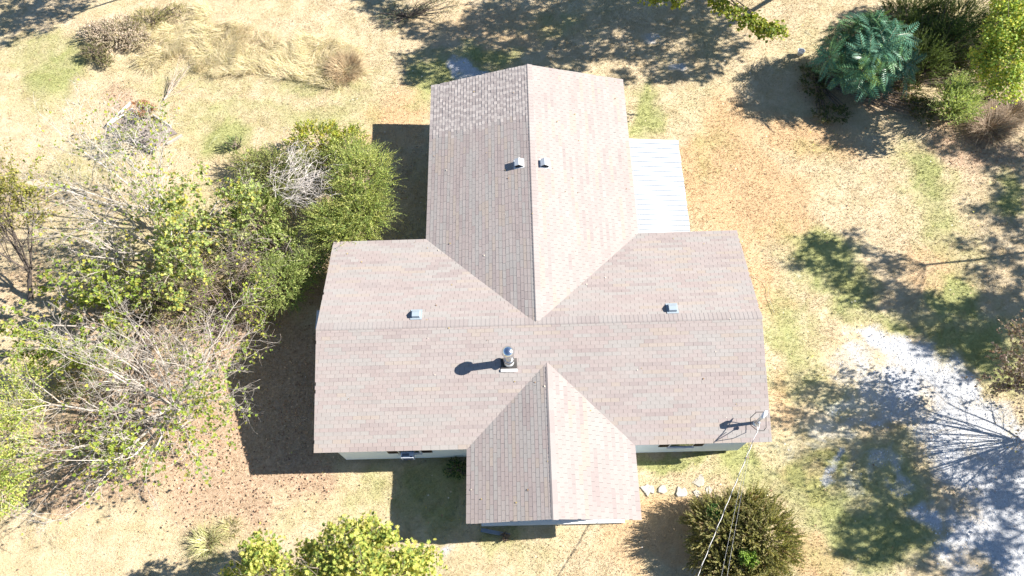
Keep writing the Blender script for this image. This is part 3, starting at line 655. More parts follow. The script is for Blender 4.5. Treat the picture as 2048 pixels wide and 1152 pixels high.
lw.tube([(mx_ + .12, my_ + .15, mz_ + .74), (mx_ + .22, my_ + .02, mz_ + .40), (mx_ + .2, my_ - .25, mz_ + .33), (mx_ + .05, my_ - .40, mz_ + .5), JP], .012, 6)
lw.tube([(mx_ + .10, my_ + .16, mz_ + .74), (mx_ - .10, my_ + .22, mz_ + .52), (mx_ - .3, my_ + .05, mz_ + .42), (mx_ - .33, my_ - .22, mz_ + .5), JP], .012, 6)
lw.build('drip_loop', M['cable_dark'], mast)
lw = MB(); lw.tube([(mx_ - .04, my_ - .11, mz_ + .42), (14.75, .34, 2.78), JP], .013, 6); lw.tube([(mx_ - .2, my_ - .2, mz_ + .52), (14.66, .3, 2.86), JP], .010, 6); lw.build('splice_wire', M['cable'], mast)

# metal roofed patio cover on the right of the back wing
pc = MB(); pc.beam((13.55, 8.12, 1.60), (13.62, 12.42, 1.60), .09, .12); pcov = hpart(pc, 'patio_cover', M['white_paint']); pcov['label'] = 'white ribbed metal patio cover beside the back wing'
for yy in (8.25, 9.65, 11.0, 12.3):
    q = MB(); q.box((13.55, yy, .77), (.09, .09, 1.54)); q.build('post', M['white_paint'], pcov)
y0p, y1p, npan = 8.0, 12.44, 20
for i in range(npan):
    ya, yb = y0p + (y1p - y0p) * i / npan, y0p + (y1p - y0p) * (i + 1) / npan; q = MB()
    za, zb = 1.93, 1.69; xe = 13.66 + rs.uniform(-.012, .012); h = .012
    pr = [(ya + .002, 0), (ya + .002, .055), (ya + .030, .055), (ya + .044, .0), (yb - .002, .0), (yb - .002, -.006), (ya + .002, -.006)]
    q.prism([(11.44, y_, za + z_) for y_, z_ in pr], (xe - 11.44, 0, zb - za)); q.build('roof_panel', M['metal_roof'], pcov)
bk = MB(); bk.box((11.36, 10.2, 1.80), (.04, 4.4, .14)); bk.build('ledger', M['white_paint'], pcov)

# ------------------------------------------------------------------ things around the house
ac = empty('window_air_conditioner', (3.03, .0, 1.02), 'pale blue window air conditioner between dark shutters in the front left wall', 'air conditioner')
q = MB(); q.box((0, -.01, .20), (.44, .25, .36)); q.build('casing', M['ac_shell'], ac, bevel=.012)
q = MB()
for k in range(7): q.box((-.155 + k * .035, -.03, .384), (.022, .09, .008))
q.build('top_louvre', M['ac_dark'], ac)
q = MB(); q.box((.13, -.10, .383), (.07, .035, .006)); q.box((-.17, -.10, .383), (.04, .025, .006)); q.build('label_plate', M['ac_dark'], ac)
q = MB()
for k in range(9): q.box((0, -.139, .06 + k * .033), (.38, .012, .018))
q.build('rear_grille', M['ac_dark'], ac)

ub = empty('utility_cabinet', (-.40, 5.32, 0), 'pale utility cabinet standing in shade by the left gable wall', 'cabinet')
q = MB(); q.box((0, 0, .42), (.70, .72, .76)); q.build('casing', M['ac_shell'], ub, bevel=.015)
q = MB(); q.box((0, 0, .03), (.62, .64, .06)); q.build('plinth', M['foundation'], ub)
q = MB(); q.box((0, 0, .815), (.74, .76, .03)); q.build('lid', M['ac_shell'], ub, bevel=.008)
q = MB(); [q.box((-.356, -.2 + k * .1, .42), (.012, .05, .4)) for k in range(5)]; q.build('side_slot', M['ac_dark'], ub)

# service drop: two twisted conductors sagging to a far pole beyond the frame
JPv = np.array(JP); END = np.array([5.2, -16.0, 6.4]); tt = np.linspace(0, 1, 260)
path = JPv + (END - JPv) * tt[:, None]; path[:, 2] -= 4 * .75 * tt * (1 - tt)

wd = empty('service_cable', tuple(JPv), 'pale twisted service cable running from the mast down past the shrub', 'cable')
for s_, mt_, nm in ((0, M['cable'], 'strand'), (math.pi, M['cable_dark'], 'strand')):
    ph = np.linspace(0, 190, 260) + s_; pp = path - JPv + np.stack([np.cos(ph), np.zeros(260), np.sin(ph)], -1) * (.010 if s_ == 0 else .009)
    q = MB(); q.tube([tuple(v) for v in pp], .009 if s_ == 0 else .007, 5); q.build(nm, mt_, wd)
for k_, (a, b, lab) in enumerate((((14.60, -.02, 1.95), (11.3, -8.0, 4.2), 'thin grey phone line over the dark shrub, nearer the twisted cable'), ((14.66, -.02, 1.93), (11.6, -8.0, 4.1), 'thin grey phone line over the dark shrub, farther from the twisted cable'))):
    a, b = np.array(a), np.array(b); t2 = np.linspace(0, 1, 40)[:, None]; pp = a + (b - a) * t2; pp[:, 2] -= (1.0 * t2 * (1 - t2))[:, 0]
    q = MB(); q.tube([tuple(v) for v in pp], .0045, 4); q.build('phone_line', M['cable_grey'], None, label=lab, cat='cable', group='thin lines running from the house corner')

# stepping stones
ro = np.random.default_rng(3)
for (x, y, r, lab) in ((11.42, -1.15, .20, 'broad white stepping stone nearest the front gable'), (11.90, -1.17, .14, 'small white stepping stone, second out from the front gable'), (12.54, -1.27, .19, 'long tilted stepping stone with a dark edge in the grass'), (13.17, -.86, .24, 'ragged pale stone patch set back toward the house wall'), (13.08, -1.33, .13, 'narrow bluish stone at the edge of the shrub shadow'), (13.50, -1.24, .12, 'half hidden pale stone at the top of the dark shrub')):
    n = 12; a = np.arange(n) * 2 * np.pi / n; rr = r * (1 + ro.normal(0, .16, n)); q = MB()
    q.prism([(math.cos(t) * w_, math.sin(t) * w_ * 1.05, -.05) for t, w_ in zip(a, rr)], (0, 0, .062)); o = q.build('stepping_stone', M['stone'], bevel=.012, label=lab, cat='stepping stone', group='stepping stones right of the front gable')
    o.location = (x, y, 0); o.rotation_euler = (ro.normal(0, .05), ro.normal(0, .05), ro.uniform(0, 6))

# plank at the gable
q = MB(); q.box((0, 0, .03), (1.02, .13, .045)); o = q.build('plank', M['blue_plank'], bevel=.006, label='blue grey weathered plank lying by the front gable wall', cat='plank'); o.location = (5.98, -2.50, .0); o.rotation_euler = (0, 0, -.2)
# bucket
q = MB(); q.lathe([(.13, .0), (.15, .22), (.165, .23), (.165, .25), (.15, .25), (.145, .10), (.05, .08), (0, .08)], (0, 0, 0), 18); bk_ = q.build('bucket', M['bucket'], smooth=True, label='small white bucket on shaded ground left of the teal leaved tree', cat='bucket'); bk_.location = (20.2, 18.2, 0)
# hose
pp = [(16.15, 7.0, .03), (16.5, 6.95, .03), (16.75, 6.75, .03), (16.85, 6.45, .03), (16.78, 6.2, .03), (16.9, 5.4, .03), (16.75, 4.6, .03), (17.0, 3.9, .03), (17.6, 3.3, .03), (18.4, 2.9, .03), (19.2, 3.2, .03)]
q = MB(); q.tube(pp[:6], .008, 6); q.build('garden_hose', M['hose'], label='thin faded hose curving through the grass right of the house', cat='hose')

# collapsed raised bed
rb = empty('raised_bed', (-9.8, 14.9, 0), 'collapsed raised garden bed with grey boards and dark bare soil', 'garden bed')
c_ = [(-11.28, 15.34), (-10.44, 16.49), (-7.75, 14.80), (-8.96, 13.80)]
loc = [(x + 9.8, y - 14.9) for x, y in c_]
q = MB(); q.prism([(x * f_, y * f_, -.05) for x, y, f_ in [(loc[i][0] * (1 - t_) + loc[(i + 1) % 4][0] * t_, loc[i][1] * (1 - t_) + loc[(i + 1) % 4][1] * t_, ro.uniform(.74, .97)) for i in range(4) for t_ in (0, .2, .4, .6, .8)]], (0, 0, .10)); q.build('soil', M['soil'], rb)
def board(p, q_, w, h, mt): b = MB(); b.beam(p, q_, w, h); b.build('board', mt, rb, bevel=.006)
(ax, ay), (bx, by), (cx2, cy2), (dx, dy) = loc
board((ax, ay, .16), (bx, by, .20), .06, .12, M['wood_pale']); board((ax + .22, ay - .02, .27), (bx + .12, by - .3, .16), .07, .05, M['wood_pale'])
board((ax, ay, .12), ((ax + dx) / 2 - .06, (ay + dy) / 2 - .05, .10), .06, .2, M['wood_grey']); board(((ax + dx) / 2 + .02, (ay + dy) / 2 - .02, .10), (dx, dy, .06), .06, .18, M['wood_grey'])
board((bx + 1.1, by - .65, .08), (bx + 2.0, by - 1.3, .04), .06, .16, M['wood_grey'])
board((cx2 - .1, cy2 - .1, .05), (dx + .5, dy + .45, .03), .06, .14, M['wood_grey']); board((ax + .55, ay - .62, .05), (ax + .75, ay - .5, .3), .16, .04, M['wood_grey'])
# ------------------------------------------------------------------ vegetation
Z3 = np.array([0, 0, 1.])
YG = [(.27, .35, .055), (.22, .30, .05), (.33, .39, .07), (.16, .23, .045), (.38, .37, .07)]       # yellow green heart leaves
FG = [(.42, .49, .13), (.50, .56, .16), (.29, .37, .10), (.55, .57, .19), (.31, .41, .13)]           # feathery greens
PALE = (.52, .47, .42)
def finish_plant(name, loc, label, cat, parts, group=None):
    """parts: list of (part name, V, faces, C, material, kind)"""
    e = empty(name, loc, label, cat, group); L = np.array(loc)
    out = {}
    for nm, (V, F, C), mt, kind in parts:
        out[nm] = link(nm, as_mesh(nm, V - L, F, mt, col=C), e, kind=kind)
    return e, out
heart_protos = []
for c in YG[:4]:
    V, F, C = leaf_cloud(np.random.default_rng(1), np.zeros((1, 3)), np.array([[1., 0, 0]]), np.array([[0, 0, 1.]]), [1.], np.array([c]), 'heart', .52, .3, 0)
    heart_protos.append(as_mesh('leaf', V, [F], M['leaf'], col=C))
def leaf_objects(rng, parent, loc, P, A, Nn, size):
    A = unit(A); S = unit(np.cross(A, Nn)); U = np.cross(S, A)
    for i in range(len(P)):
        o = link('leaf', heart_protos[rng.integers(0, 4)], parent); s = float(size[i]); p = P[i] - loc
        o.matrix_local = Matrix(((A[i, 0] * s, S[i, 0] * s, U[i, 0] * s, p[0]), (A[i, 1] * s, S[i, 1] * s, U[i, 1] * s, p[1]), (A[i, 2] * s, S[i, 2] * s, U[i, 2] * s, p[2]), (0, 0, 0, 1)))

def redbud(seed, name, base, hub, limbs, label, cat, dens, leafn, size=(.07, .13), bark=PALE, singles=0, levels=None, rad=.055, group=None, pal=YG, palw=None):
    """limbs: list of (azimuth deg, elevation deg, length); dens(points) -> keep probability of leaves"""
    r = np.random.default_rng(seed); base, hub = np.array(base, float), np.array(hub, float)
    P = hub + r.normal(0, .05, (len(limbs), 3)); a = np.radians([l[0] for l in limbs]); e = np.radians([l[1] for l in limbs])
    D = np.stack([np.cos(a) * np.cos(e), np.sin(a) * np.cos(e), np.sin(e)], -1)
    lv = levels or [dict(n=7, len=.52, ang=(20, 60), rad=.5, trop=.04, wob=.16, rmin=.006), dict(n=6, len=.52, ang=(20, 60), rad=.55, trop=.05, wob=.2, rmin=.0045), dict(n=5, len=.52, ang=(25, 65), rad=.6, trop=.05, wob=.24, rmin=.0036)]
    lvls = grow(r, P, D, [l[2] for l in limbs], rad * r.uniform(.6, 1.1, len(limbs)), lv)
    tp = np.stack([base + (hub - base) * t + r.normal(0, .015, 3) for t in np.linspace(0, 1, 6)])[None]
    tr = tubes(tp, np.linspace(rad * 2.2, rad * 1.5, 6)[None], 9)
    W_ = wood(r, lvls, bark); trunk = (tr[0], [tr[1]], np.repeat(np.array(bark)[None], len(tr[0]), 0))
    pts, d = along(r, lvls[-1][0], leafn, .02); p2, d2 = along(r, lvls[-2][0], max(1, leafn), .02); pts = np.concatenate([pts, p2]); d = np.concatenate([d, d2])
    k = r.random(len(pts)) < dens(pts); pts, d = pts[k], d[k]
    A = unit(np.cross(d, r.normal(size=d.shape)) + .4 * d + np.array([0, 0, -.35])); Nn = unit(Z3 + r.normal(0, .55, d.shape)); sz = r.uniform(*size, len(pts)); col = palette(r, len(pts), pal, palw)
    order = np.argsort(-sz); big, rest = order[:singles], order[singles:]
    parts = [('trunk', trunk, M['bark'], None), ('branches', W_, M['bark'], 'stuff')]
    if len(rest): V, F, C = leaf_cloud(r, pts[rest], A[rest], Nn[rest], sz[rest], col[rest], 'heart', .52, .3); parts.append(('foliage', (V, [F], C), M['leaf'], 'stuff'))
    e_, o = finish_plant(name, tuple(base), label, cat, parts, group)
    if singles: leaf_objects(r, e_, base, pts[big], A[big], Nn[big], sz[big])
    return e_

# big pale bare redbud, lower left
def d_t1(p):
    s = .02 + .30 * np.exp(-((p[:, 0] + 5.3) ** 2 / 3.5 + (p[:, 1] + .2) ** 2 / 1.3)) + .22 * np.exp(-((p[:, 0] + 3.0) ** 2 / .9 + (p[:, 1] - 1.2) ** 2 / 2.5)) + .10 * np.exp(-((p[:, 0] + 8) ** 2 / 3 + (p[:, 1] - .2) ** 2 / 1.5)); return s
redbud(11, 'bare_tree', (-5.95, 2.1, 0), (-5.5, 1.95, 1.1),
       [(175, 28, 3.1), (200, 30, 3.3), (217, 26, 3.5), (235, 36, 2.9), (150, 38, 3.2), (128, 48, 3.2), (105, 52, 2.9), (72, 46, 3.0), (48, 34, 3.1), (22, 32, 3.1), (-4, 36, 2.7), (-20, 34, 2.8), (-34, 34, 3.0), (-50, 36, 2.9), (-72, 40, 2.8), (258, 38, 3.3), (278, 36, 3.2), (242, 30, 3.4), (10, 34, 2.8), (36, 32, 3.0), (60, 70, 2.6), (160, 66, 2.4)],
       'wide pale barked tree, nearly bare, branches spreading left of the house shadow', 'tree', d_t1, 4, singles=170, rad=.06)
# leafy sapling left of it
redbud(12, 'leafy_tree', (-8.6, 5.0, 0), (-8.9, 5.1, .8), [(180, 30, 1.9), (150, 40, 2.0), (210, 32, 2.0), (235, 30, 2.0), (100, 40, 1.9), (60, 45, 1.8), (20, 35, 2.1), (-20, 38, 1.9), (-60, 35, 1.9), (270, 50, 1.9)],
       'low spreading tree with dense round yellow green leaves, left of the bare tree', 'tree', lambda p: .30 + 0 * p[:, 0], 5, size=(.08, .14), singles=60, rad=.035, bark=(.42, .38, .34))
# second white limbed tree, with leaves on its right
def d_t2(p): return np.clip(.06 + .52 * (p[:, 0] > -6.6) * np.clip((p[:, 0] + 7.2) / 1.5, 0, 1) - .25 * (p[:, 1] > 10.2), .04, .8)
redbud(13, 'pale_limbed_tree', (-6.3, 7.9, 0), (-6.6, 8.1, 1.0), [(185, 24, 3.2), (168, 26, 3.0), (205, 28, 2.8), (140, 34, 3.2), (110, 40, 3.0), (80, 42, 2.8), (55, 38, 2.9), (30, 34, 2.9), (5, 36, 2.8), (-25, 36, 2.4), (-60, 40, 2.2), (250, 40, 2.2), (20, 66, 2.4), (100, 70, 2.4)],
       'white limbed tree half covered in round green leaves beside the feathery shrubs', 'tree', d_t2, 5, size=(.075, .135), singles=60, rad=.05, pal=[(.33, .40, .12), (.25, .32, .09), (.40, .45, .15), (.16, .22, .07), (.46, .42, .09)])
redbud(14, 'bare_tree', (-7.2, 10.0, 0), (-7.4, 10.2, .9), [(190, 24, 3.6), (172, 26, 3.6), (158, 30, 3.7), (140, 30, 3.8), (125, 34, 3.6), (105, 36, 3.3), (85, 42, 2.9), (60, 46, 2.4), (210, 28, 2.9), (100, 62, 2.6)],
       'thin white leafless tree reaching over dry grass toward the raised bed', 'tree', lambda p: .06 + 0 * p[:, 0], 3, size=(.08, .13), singles=40, rad=.035, bark=(.56, .52, .47))
redbud(15, 'twiggy_shrub', (-4.2, 5.3, 0), (-4.3, 5.5, .4), [(a_, 40 + 12 * math.sin(a_), 2.0) for a_ in range(0, 360, 30)],
       'twiggy reddish brown shrub with few leaves between the two bare trees', 'shrub', lambda p: .07 + .16 * (p[:, 0] > -3.4), 4, size=(.06, .10), rad=.022, bark=(.33, .26, .23))
redbud(16, 'dark_stemmed_tree', (-12.75, 6.9, 0), (-12.3, 7.6, 1.0), [(95, 50, 3.0), (70, 48, 2.8), (120, 45, 2.9), (140, 40, 2.6), (50, 44, 2.6), (85, 62, 2.8)],
       'dark stemmed small tree with sparse yellow green tops at the far left edge', 'tree', lambda p: np.clip((p[:, 1] - 8.3) / 1.4, 0, .8), 6, size=(.05, .09), rad=.05, bark=(.14, .115, .10), pal=[(.33, .32, .08), (.26, .28, .07), (.38, .34, .10)])
redbud(17, 'bare_sapling', (-8.85, 14.0, 0), (-8.87, 14.0, .25), [(100, 60, 1.4), (130, 55, 1.5), (75, 55, 1.3), (150, 60, 1.1), (50, 50, 1.2)],
       'thin bare sapling growing from the lower end of the raised bed', 'sapling', lambda p: .10 + 0 * p[:, 0], 4, size=(.07, .11), rad=.014, bark=(.5, .46, .42))
redbud(18, 'russet_weed', (-9.55, 15.75, 0), (-9.55, 15.75, .12), [(90, 60, .5), (130, 60, .5), (60, 60, .5), (20, 60, .4), (250, 60, .4)],
       'dry russet weed standing in the raised bed', 'weed', lambda p: .6 + 0 * p[:, 0], 3, size=(.03, .06), rad=.008, bark=(.42, .22, .13), pal=[(.42, .20, .11), (.36, .22, .13), (.46, .30, .18)])

# feathery evergreen shrubs against the house
def feathery(seed, name, base, lobes, label, L=(.3, .6), m_=26, leaf=.06, wid=.16, pal=FG, palw=None, dens=150, up=.9, droop=.35, stem=(.16, .17, .07), core=True, shape='long', cat='shrub', group=None, ang=46, mat='leaf', lo=.55, cvar=.15):
    r = np.random.default_rng(seed); parts = []; tp = []
    for (x, y, z, rx, ry, rz) in lobes:
        n = int(dens * (rx * ry + rx * rz + ry * rz) / 3 * 4); P, v = dome(r, n, (x, y, z), (rx, ry, rz), lo); k = P[:, 2] > .05; P, v = P[k], v[k]
        D = unit(v * np.array([1, 1, .6]) + np.array([0, 0, up]) + r.normal(0, .35, P.shape)); ln = r.uniform(*L, len(P)); P = P - D * ln[:, None] * .6
        P[:, 2] = np.maximum(P[:, 2], .03)
        parts += sprays(r, P, D, ln, m_, leaf, wid, palette(r, len(P), pal, palw), droop, shape, ang, stem, cvar)
        nb = 14; q = np.stack([np.array(base)[None] + (np.array([x, y, z])[None] + v[:nb] * np.array([rx, ry, rz]) * .85 - np.array(base)[None]) * t + r.normal(0, .04, (nb, 3)) for t in np.linspace(0, 1, 6)], 1); q[..., 2] = np.maximum(q[..., 2], .02)
        tp.append(q)
    q = np.concatenate(tp); V, F = tubes(q, np.repeat(np.linspace(.035, .010, 6)[None], len(q), 0), 5)
    st = (V, [F], np.repeat(np.array([(.20, .16, .13)]), len(V), 0))
    return finish_plant(name, base, label, cat, [('stem', st, M['bark'], None), ('foliage', join(parts), M[mat], 'stuff')], group)
G_F = None
feathery(31, 'feathery_shrub', (.6, 9.9, 0), [(.8, 11.0, 1.75, 1.35, 1.45, 1.1), (.95, 9.5, 1.6, 1.2, 1.3, 1.0), (.2, 8.5, 1.5, 1.2, .85, .9), (-.5, 9.3, 1.4, 1.0, .9, .8), (.1, 12.5, 1.2, 1.1, .9, .8)], 'large feathery yellow green shrub crowding the house wall', dens=120, L=(.35, 1.3), leaf=.07, wid=.2, droop=.1, up=.35, m_=24, cvar=.42)
feathery(32, 'feathery_shrub', (-2.1, 6.5, 0), [(-2.1, 6.6, 1.3, 1.25, 1.25, .95), (-1.1, 7.4, 1.2, .8, .8, .75)], 'fine leaved green shrub at the left rake of the main roof', dens=130, L=(.4, .8), droop=.1, up=.4, leaf=.062, wid=.22, m_=22, cvar=.4, pal=[(.34, .43, .13), (.40, .47, .16), (.24, .33, .10), (.44, .49, .18)])
feathery(33, 'vine_shrub', (-1.3, 13.3, 0), [(-1.5, 13.5, 1.1, 1.2, .9, .8), (-.1, 13.4, 1.0, .8, .8, .7)], 'bright yellow leaved vine tangle behind the feathery shrub', dens=75, L=(.3, .6), m_=14, leaf=.075, wid=.42, shape='oval', ang=60, pal=[(.42, .45, .06), (.34, .40, .06), (.24, .31, .06), (.50, .46, .08), (.18, .23, .06)])
feathery(34, 'feathery_shrub', (-3.4, 12.2, 0), [(-3.3, 12.3, .8, 1.3, 1.1, .65), (-2.6, 11.0, .9, .9, .9, .7), (-4.4, 12.7, .6, .9, .8, .5), (-1.6, 12.2, 1.1, 1.0, .8, .7)], 'low olive green shrub between the raised bed and the vine tangle', dens=95, L=(.4, .85), droop=.12, up=.4, leaf=.06, wid=.2, m_=22, cvar=.4, pal=[(.33, .38, .12), (.25, .30, .10), (.41, .43, .16), (.33, .32, .15)])
feathery(35, 'round_leaved_shrub', (-3.3, 9.4, 0), [(-3.4, 9.6, 1.4, 1.3, 1.3, 1.0), (-2.5, 8.4, 1.2, 1.0, .9, .8)], 'dense shrub of round pale green leaves in the middle of the thicket', dens=55, L=(.3, .6), m_=10, leaf=.085, wid=.8, shape='oval', ang=70, pal=[(.36, .42, .14), (.28, .35, .11), (.44, .48, .18), (.17, .24, .07)])
feathery(36, 'grey_green_weed', (-5.3, 13.95, 0), [(-5.3, 14.0, .3, .45, .4, .35)], 'soft bright green weed beside the raised bed', dens=140, L=(.15, .3), leaf=.035, pal=[(.20, .30, .12), (.26, .36, .16)], cat='weed')
feathery(37, 'undergrowth', (-7.5, 6.5, 0), [(-8.6, 7.2, .35, 2.3, 1.5, .5), (-6.0, 6.4, .5, 1.6, 1.4, .6), (-4.6, 7.6, .6, 1.4, 1.2, .7), (-9.6, 3.4, .35, 1.6, 1.2, .5), (-3.4, 6.2, .7, 1.0, 1.1, .7), (-6.4, 9.0, .5, 1.6, 1.2, .6), (-8.2, .8, .3, 1.6, 1.0, .4)], 'loose yellow green undergrowth filling in beneath the bare trees', dens=24, L=(.4, .9), m_=13, leaf=.085, wid=.6, shape='oval', ang=65, pal=[(.29, .32, .12), (.22, .26, .09), (.35, .36, .14), (.33, .27, .15)], stem=(.46, .39, .33), droop=.15, up=.5, lo=.1)
# tangle of dead pale twigs on the thicket
def twig_pile(seed, name, base, c, r3, n, L, az, col, label, cat='dead brush', rad=.009):
    r = np.random.default_rng(seed); P = np.array(c) + r.normal(0, 1, (n, 3)) * np.array(r3); a = np.radians(r.normal(az, 38, n)); el = r.normal(.25, .35, n)
    D = np.stack([np.cos(a) * np.cos(el), np.sin(a) * np.cos(el), np.sin(el)], -1)
    lv = grow(r, P, D, r.uniform(*L, n), rad * r.uniform(.7, 1.3, n), [dict(n=4, len=.5, ang=(25, 70), rad=.6, trop=-.10, wob=.3, rmin=.004), dict(n=3, len=.5, ang=(25, 70), rad=.7, trop=-.1, wob=.3, rmin=.0035)])
    for p, _ in lv: p[..., 2] = np.maximum(p[..., 2], .03)
    lv[0][0][:, :, 2] -= (np.linspace(0, 1, 6) ** 2 * .35)[None]; lv[0][0][..., 2] = np.maximum(lv[0][0][..., 2], .02)
    e, o = finish_plant(name, base, label, cat, [('twigs', wood(r, lv, col, .2, (4, 3, 3)), M['bark'], 'stuff')]); return e
twig_pile(41, 'dead_brush', (-1.6, 10.6, 0), (-1.95, 10.6, 2.15), (.45, .5, .18), 60, (.7, 1.4), 25, (.62, .57, .54), 'tangle of dead silvery twigs on top of the thicket')
twig_pile(42, 'dead_brush', (-3.0, 7.6, 0), (-3.0, 7.8, 1.6), (.9, .7, .3), 45, (.7, 1.5), 200, (.36, .30, .28), 'thin brown dead twigs poking through below the round leaved shrub', rad=.007)
r_ = np.random.default_rng(43)
n = 16; a_ = np.radians(r_.normal(62, 7, n)); P = np.array([(-9.0, 16.75, .05)]) + r_.normal(0, .03, (n, 3)); lv = grow(r_, np.abs(P) * np.sign(P), np.stack([np.cos(a_), np.sin(a_), .06 + 0 * a_], -1), r_.uniform(.8, 1.7, n), np.full(n, .009), [dict(n=3, len=.4, ang=(8, 25), rad=.6, trop=0, wob=.08)])
finish_plant('fallen_branch', (-9.0, 16.75, 0), 'fallen pale pinkish branch lying on the dry grass', 'branch', [('twigs', wood(r_, lv, (.52, .43, .38), .1, (4, 3)), M['bark'], 'stuff')])

# generic crown of many leafy clumps
def clump_tree(seed, name, base, clumps, label, cat='tree', pal=None, per=900, size=(.07, .12), wid=.42, group=None, trunk_r=.16, bark=(.20, .17, .14), mat='leaf', star=False, kind=None, flat=.75, cvar=.2):
    r = np.random.default_rng(seed); base = np.array(base, float); parts = []; cc = np.array([c[:3] for c in clumps]); top = cc.mean(0)
    P = []; V_ = []
    for x, y, z, rad in clumps:
        n = int(per * max(rad, .3) ** 2 * 1.2); p, v = dome(r, n, (x, y, z), (rad, rad, rad * flat), .35, -.7); ntw = max(3, n // 14)
        tw = p[r.integers(0, len(p), ntw)]; j = r.integers(0, ntw, n); P.append(tw[j] + r.normal(0, .11, (n, 3))); V_.append(unit(tw[j] - np.array((x, y, z - rad * .3)) + r.normal(0, .3, (n, 3))))
    P = np.concatenate(P); v = np.concatenate(V_); A = unit(v * .5 + r.normal(0, .6, P.shape) + np.array([0, 0, -.25])); Nn = unit(Z3 * .9 + v * .4 + r.normal(0, .45, P.shape)); sz = r.uniform(*size, len(P)); col = palette(r, len(P), pal)
    if star:
        S = unit(np.cross(A, Nn)); fp = []
        for k, g in enumerate((-1.05, -.52, 0, .52, 1.05)):
            fp.append(leaf_cloud(r, P, A * math.cos(g) + S * math.sin(g), Nn, sz * (1, .95, .7)[abs(k - 2)] if k != 2 else sz, col, 'long', .26, .2, .08))
    else: fp = [leaf_cloud(r, P, A, Nn, sz, col, 'oval', wid, .25, cvar)]
    # limbs from a crotch to every clump
    crotch = base * .1 + top * .9; crotch[2] = max(.74 * top[2], .5) + base[2]
    tl = []
    for c in cc:
        mid = crotch + (c - crotch) * .5 + r.normal(0, .15, 3); t = np.linspace(0, 1, 6)[:, None]; tl.append((1 - t) ** 2 * crotch + 2 * t * (1 - t) * mid + t ** 2 * c)
    tl = np.stack(tl); lr = np.repeat(np.linspace(trunk_r * .35, .012, 6)[None], len(tl), 0)
    sub = grow(r, tl[:, 3], unit(tl[:, 5] - tl[:, 3]), np.array([max(c[3], .3) for c in clumps]) * 1.5, np.full(len(cc), .03), [dict(n=7, len=.7, ang=(25, 70), rad=.5, wob=.15), dict(n=4, len=.6, ang=(25, 60), rad=.6, wob=.2)])
    lim = join([tubes(tl, lr, 5) + (np.repeat(np.array([bark]), len(tl) * 30, 0),), wood(r, sub, bark, .1, (4, 3, 3))])
    tp = np.stack([base + (crotch - base) * t + r.normal(0, .03, 3) * (t > 0) for t in np.linspace(0, 1, 6)])[None]; V, F = tubes(tp, np.linspace(trunk_r * 1.15, trunk_r * .75, 6)[None], 10)
    return finish_plant(name, tuple(base), label, cat, [('trunk', (V, [F], np.repeat(np.array([bark]), len(V), 0)), M['bark'], None), ('branches', lim, M['bark'], 'stuff'), ('foliage', join(fp), M[mat], 'stuff')], group)
LIME = [(.42, .48, .12), (.35, .43, .10), (.50, .53, .16), (.24, .33, .08), (.54, .52, .16)]
STAR = [(.46, .50, .12), (.36, .43, .10), (.56, .56, .15), (.20, .28, .07), (.60, .57, .18)]
MID = [(.10, .16, .045), (.14, .20, .05), (.18, .24, .06), (.08, .12, .04)]
clump_tree(51, 'lime_tree', (-11.3, .6, 0), [(-10.3, 2.6, 2.6, .8), (-9.8, 1.4, 2.9, .75), (-10.2, .5, 3.0, .95), (-9.7, -.3, 2.7, .8), (-9.9, -1.1, 2.4, .85), (-11.4, 1.5, 3.3, 1.), (-11.6, -.6, 3.2, 1.)], 'bright yellow green fine leaved tree at the lower left edge', pal=LIME, per=1500, size=(.05, .11), wid=.32, trunk_r=.09)
clump_tree(52, 'star_leaved_tree', (1.3, -6.2, 0), [(-1.0, -3.35, 3.4, .62), (-.55, -3.95, 3.7, .8), (2.35, -2.95, 3.7, .62), (1.7, -3.2, 4.0, .75), (2.95, -3.4, 3.8, .7), (.75, -3.5, 3.5, .6), (-1.7, -4.0, 3.1, .6), (4.0, -3.85, 3.3, .6), (2.2, -3.8, 4.2, .8), (3.2, -4.1, 3.9, .7), (1.2, -3.9, 3.8, .7), (1.2, -4.7, 3.8, .9), (2.6, -4.8, 4.2, .95), (-.2, -5.3, 3.8, .9), (1.2, -6.2, 4.8, 1.2)], 'yellow green star leaved treetop at the bottom edge of the picture', pal=STAR, per=1150, size=(.08, .135), star=True, trunk_r=.13)
clump_tree(53, 'fine_leaved_tree', (28.0, 15.4, 0), [(26.4, 15.5, 4.0, .8), (26.6, 14.3, 3.6, .8), (26.5, 13.6, 3.0, .6), (26.0, 15.0, 3.3, .6), (26.9, 16.5, 4.2, .8), (27.6, 15.2, 4.2, .8), (26.0, 14.7, 2.9, .45), (28.3, 16.6, 4.4, .8)], 'bright green fine leaved tree in the upper right corner', pal=[(.33, .45, .10), (.43, .52, .10), (.23, .33, .08), (.58, .56, .13)], per=2600, size=(.08, .14), wid=.4)
E_T = 'trees just outside the picture casting shade on the yard'
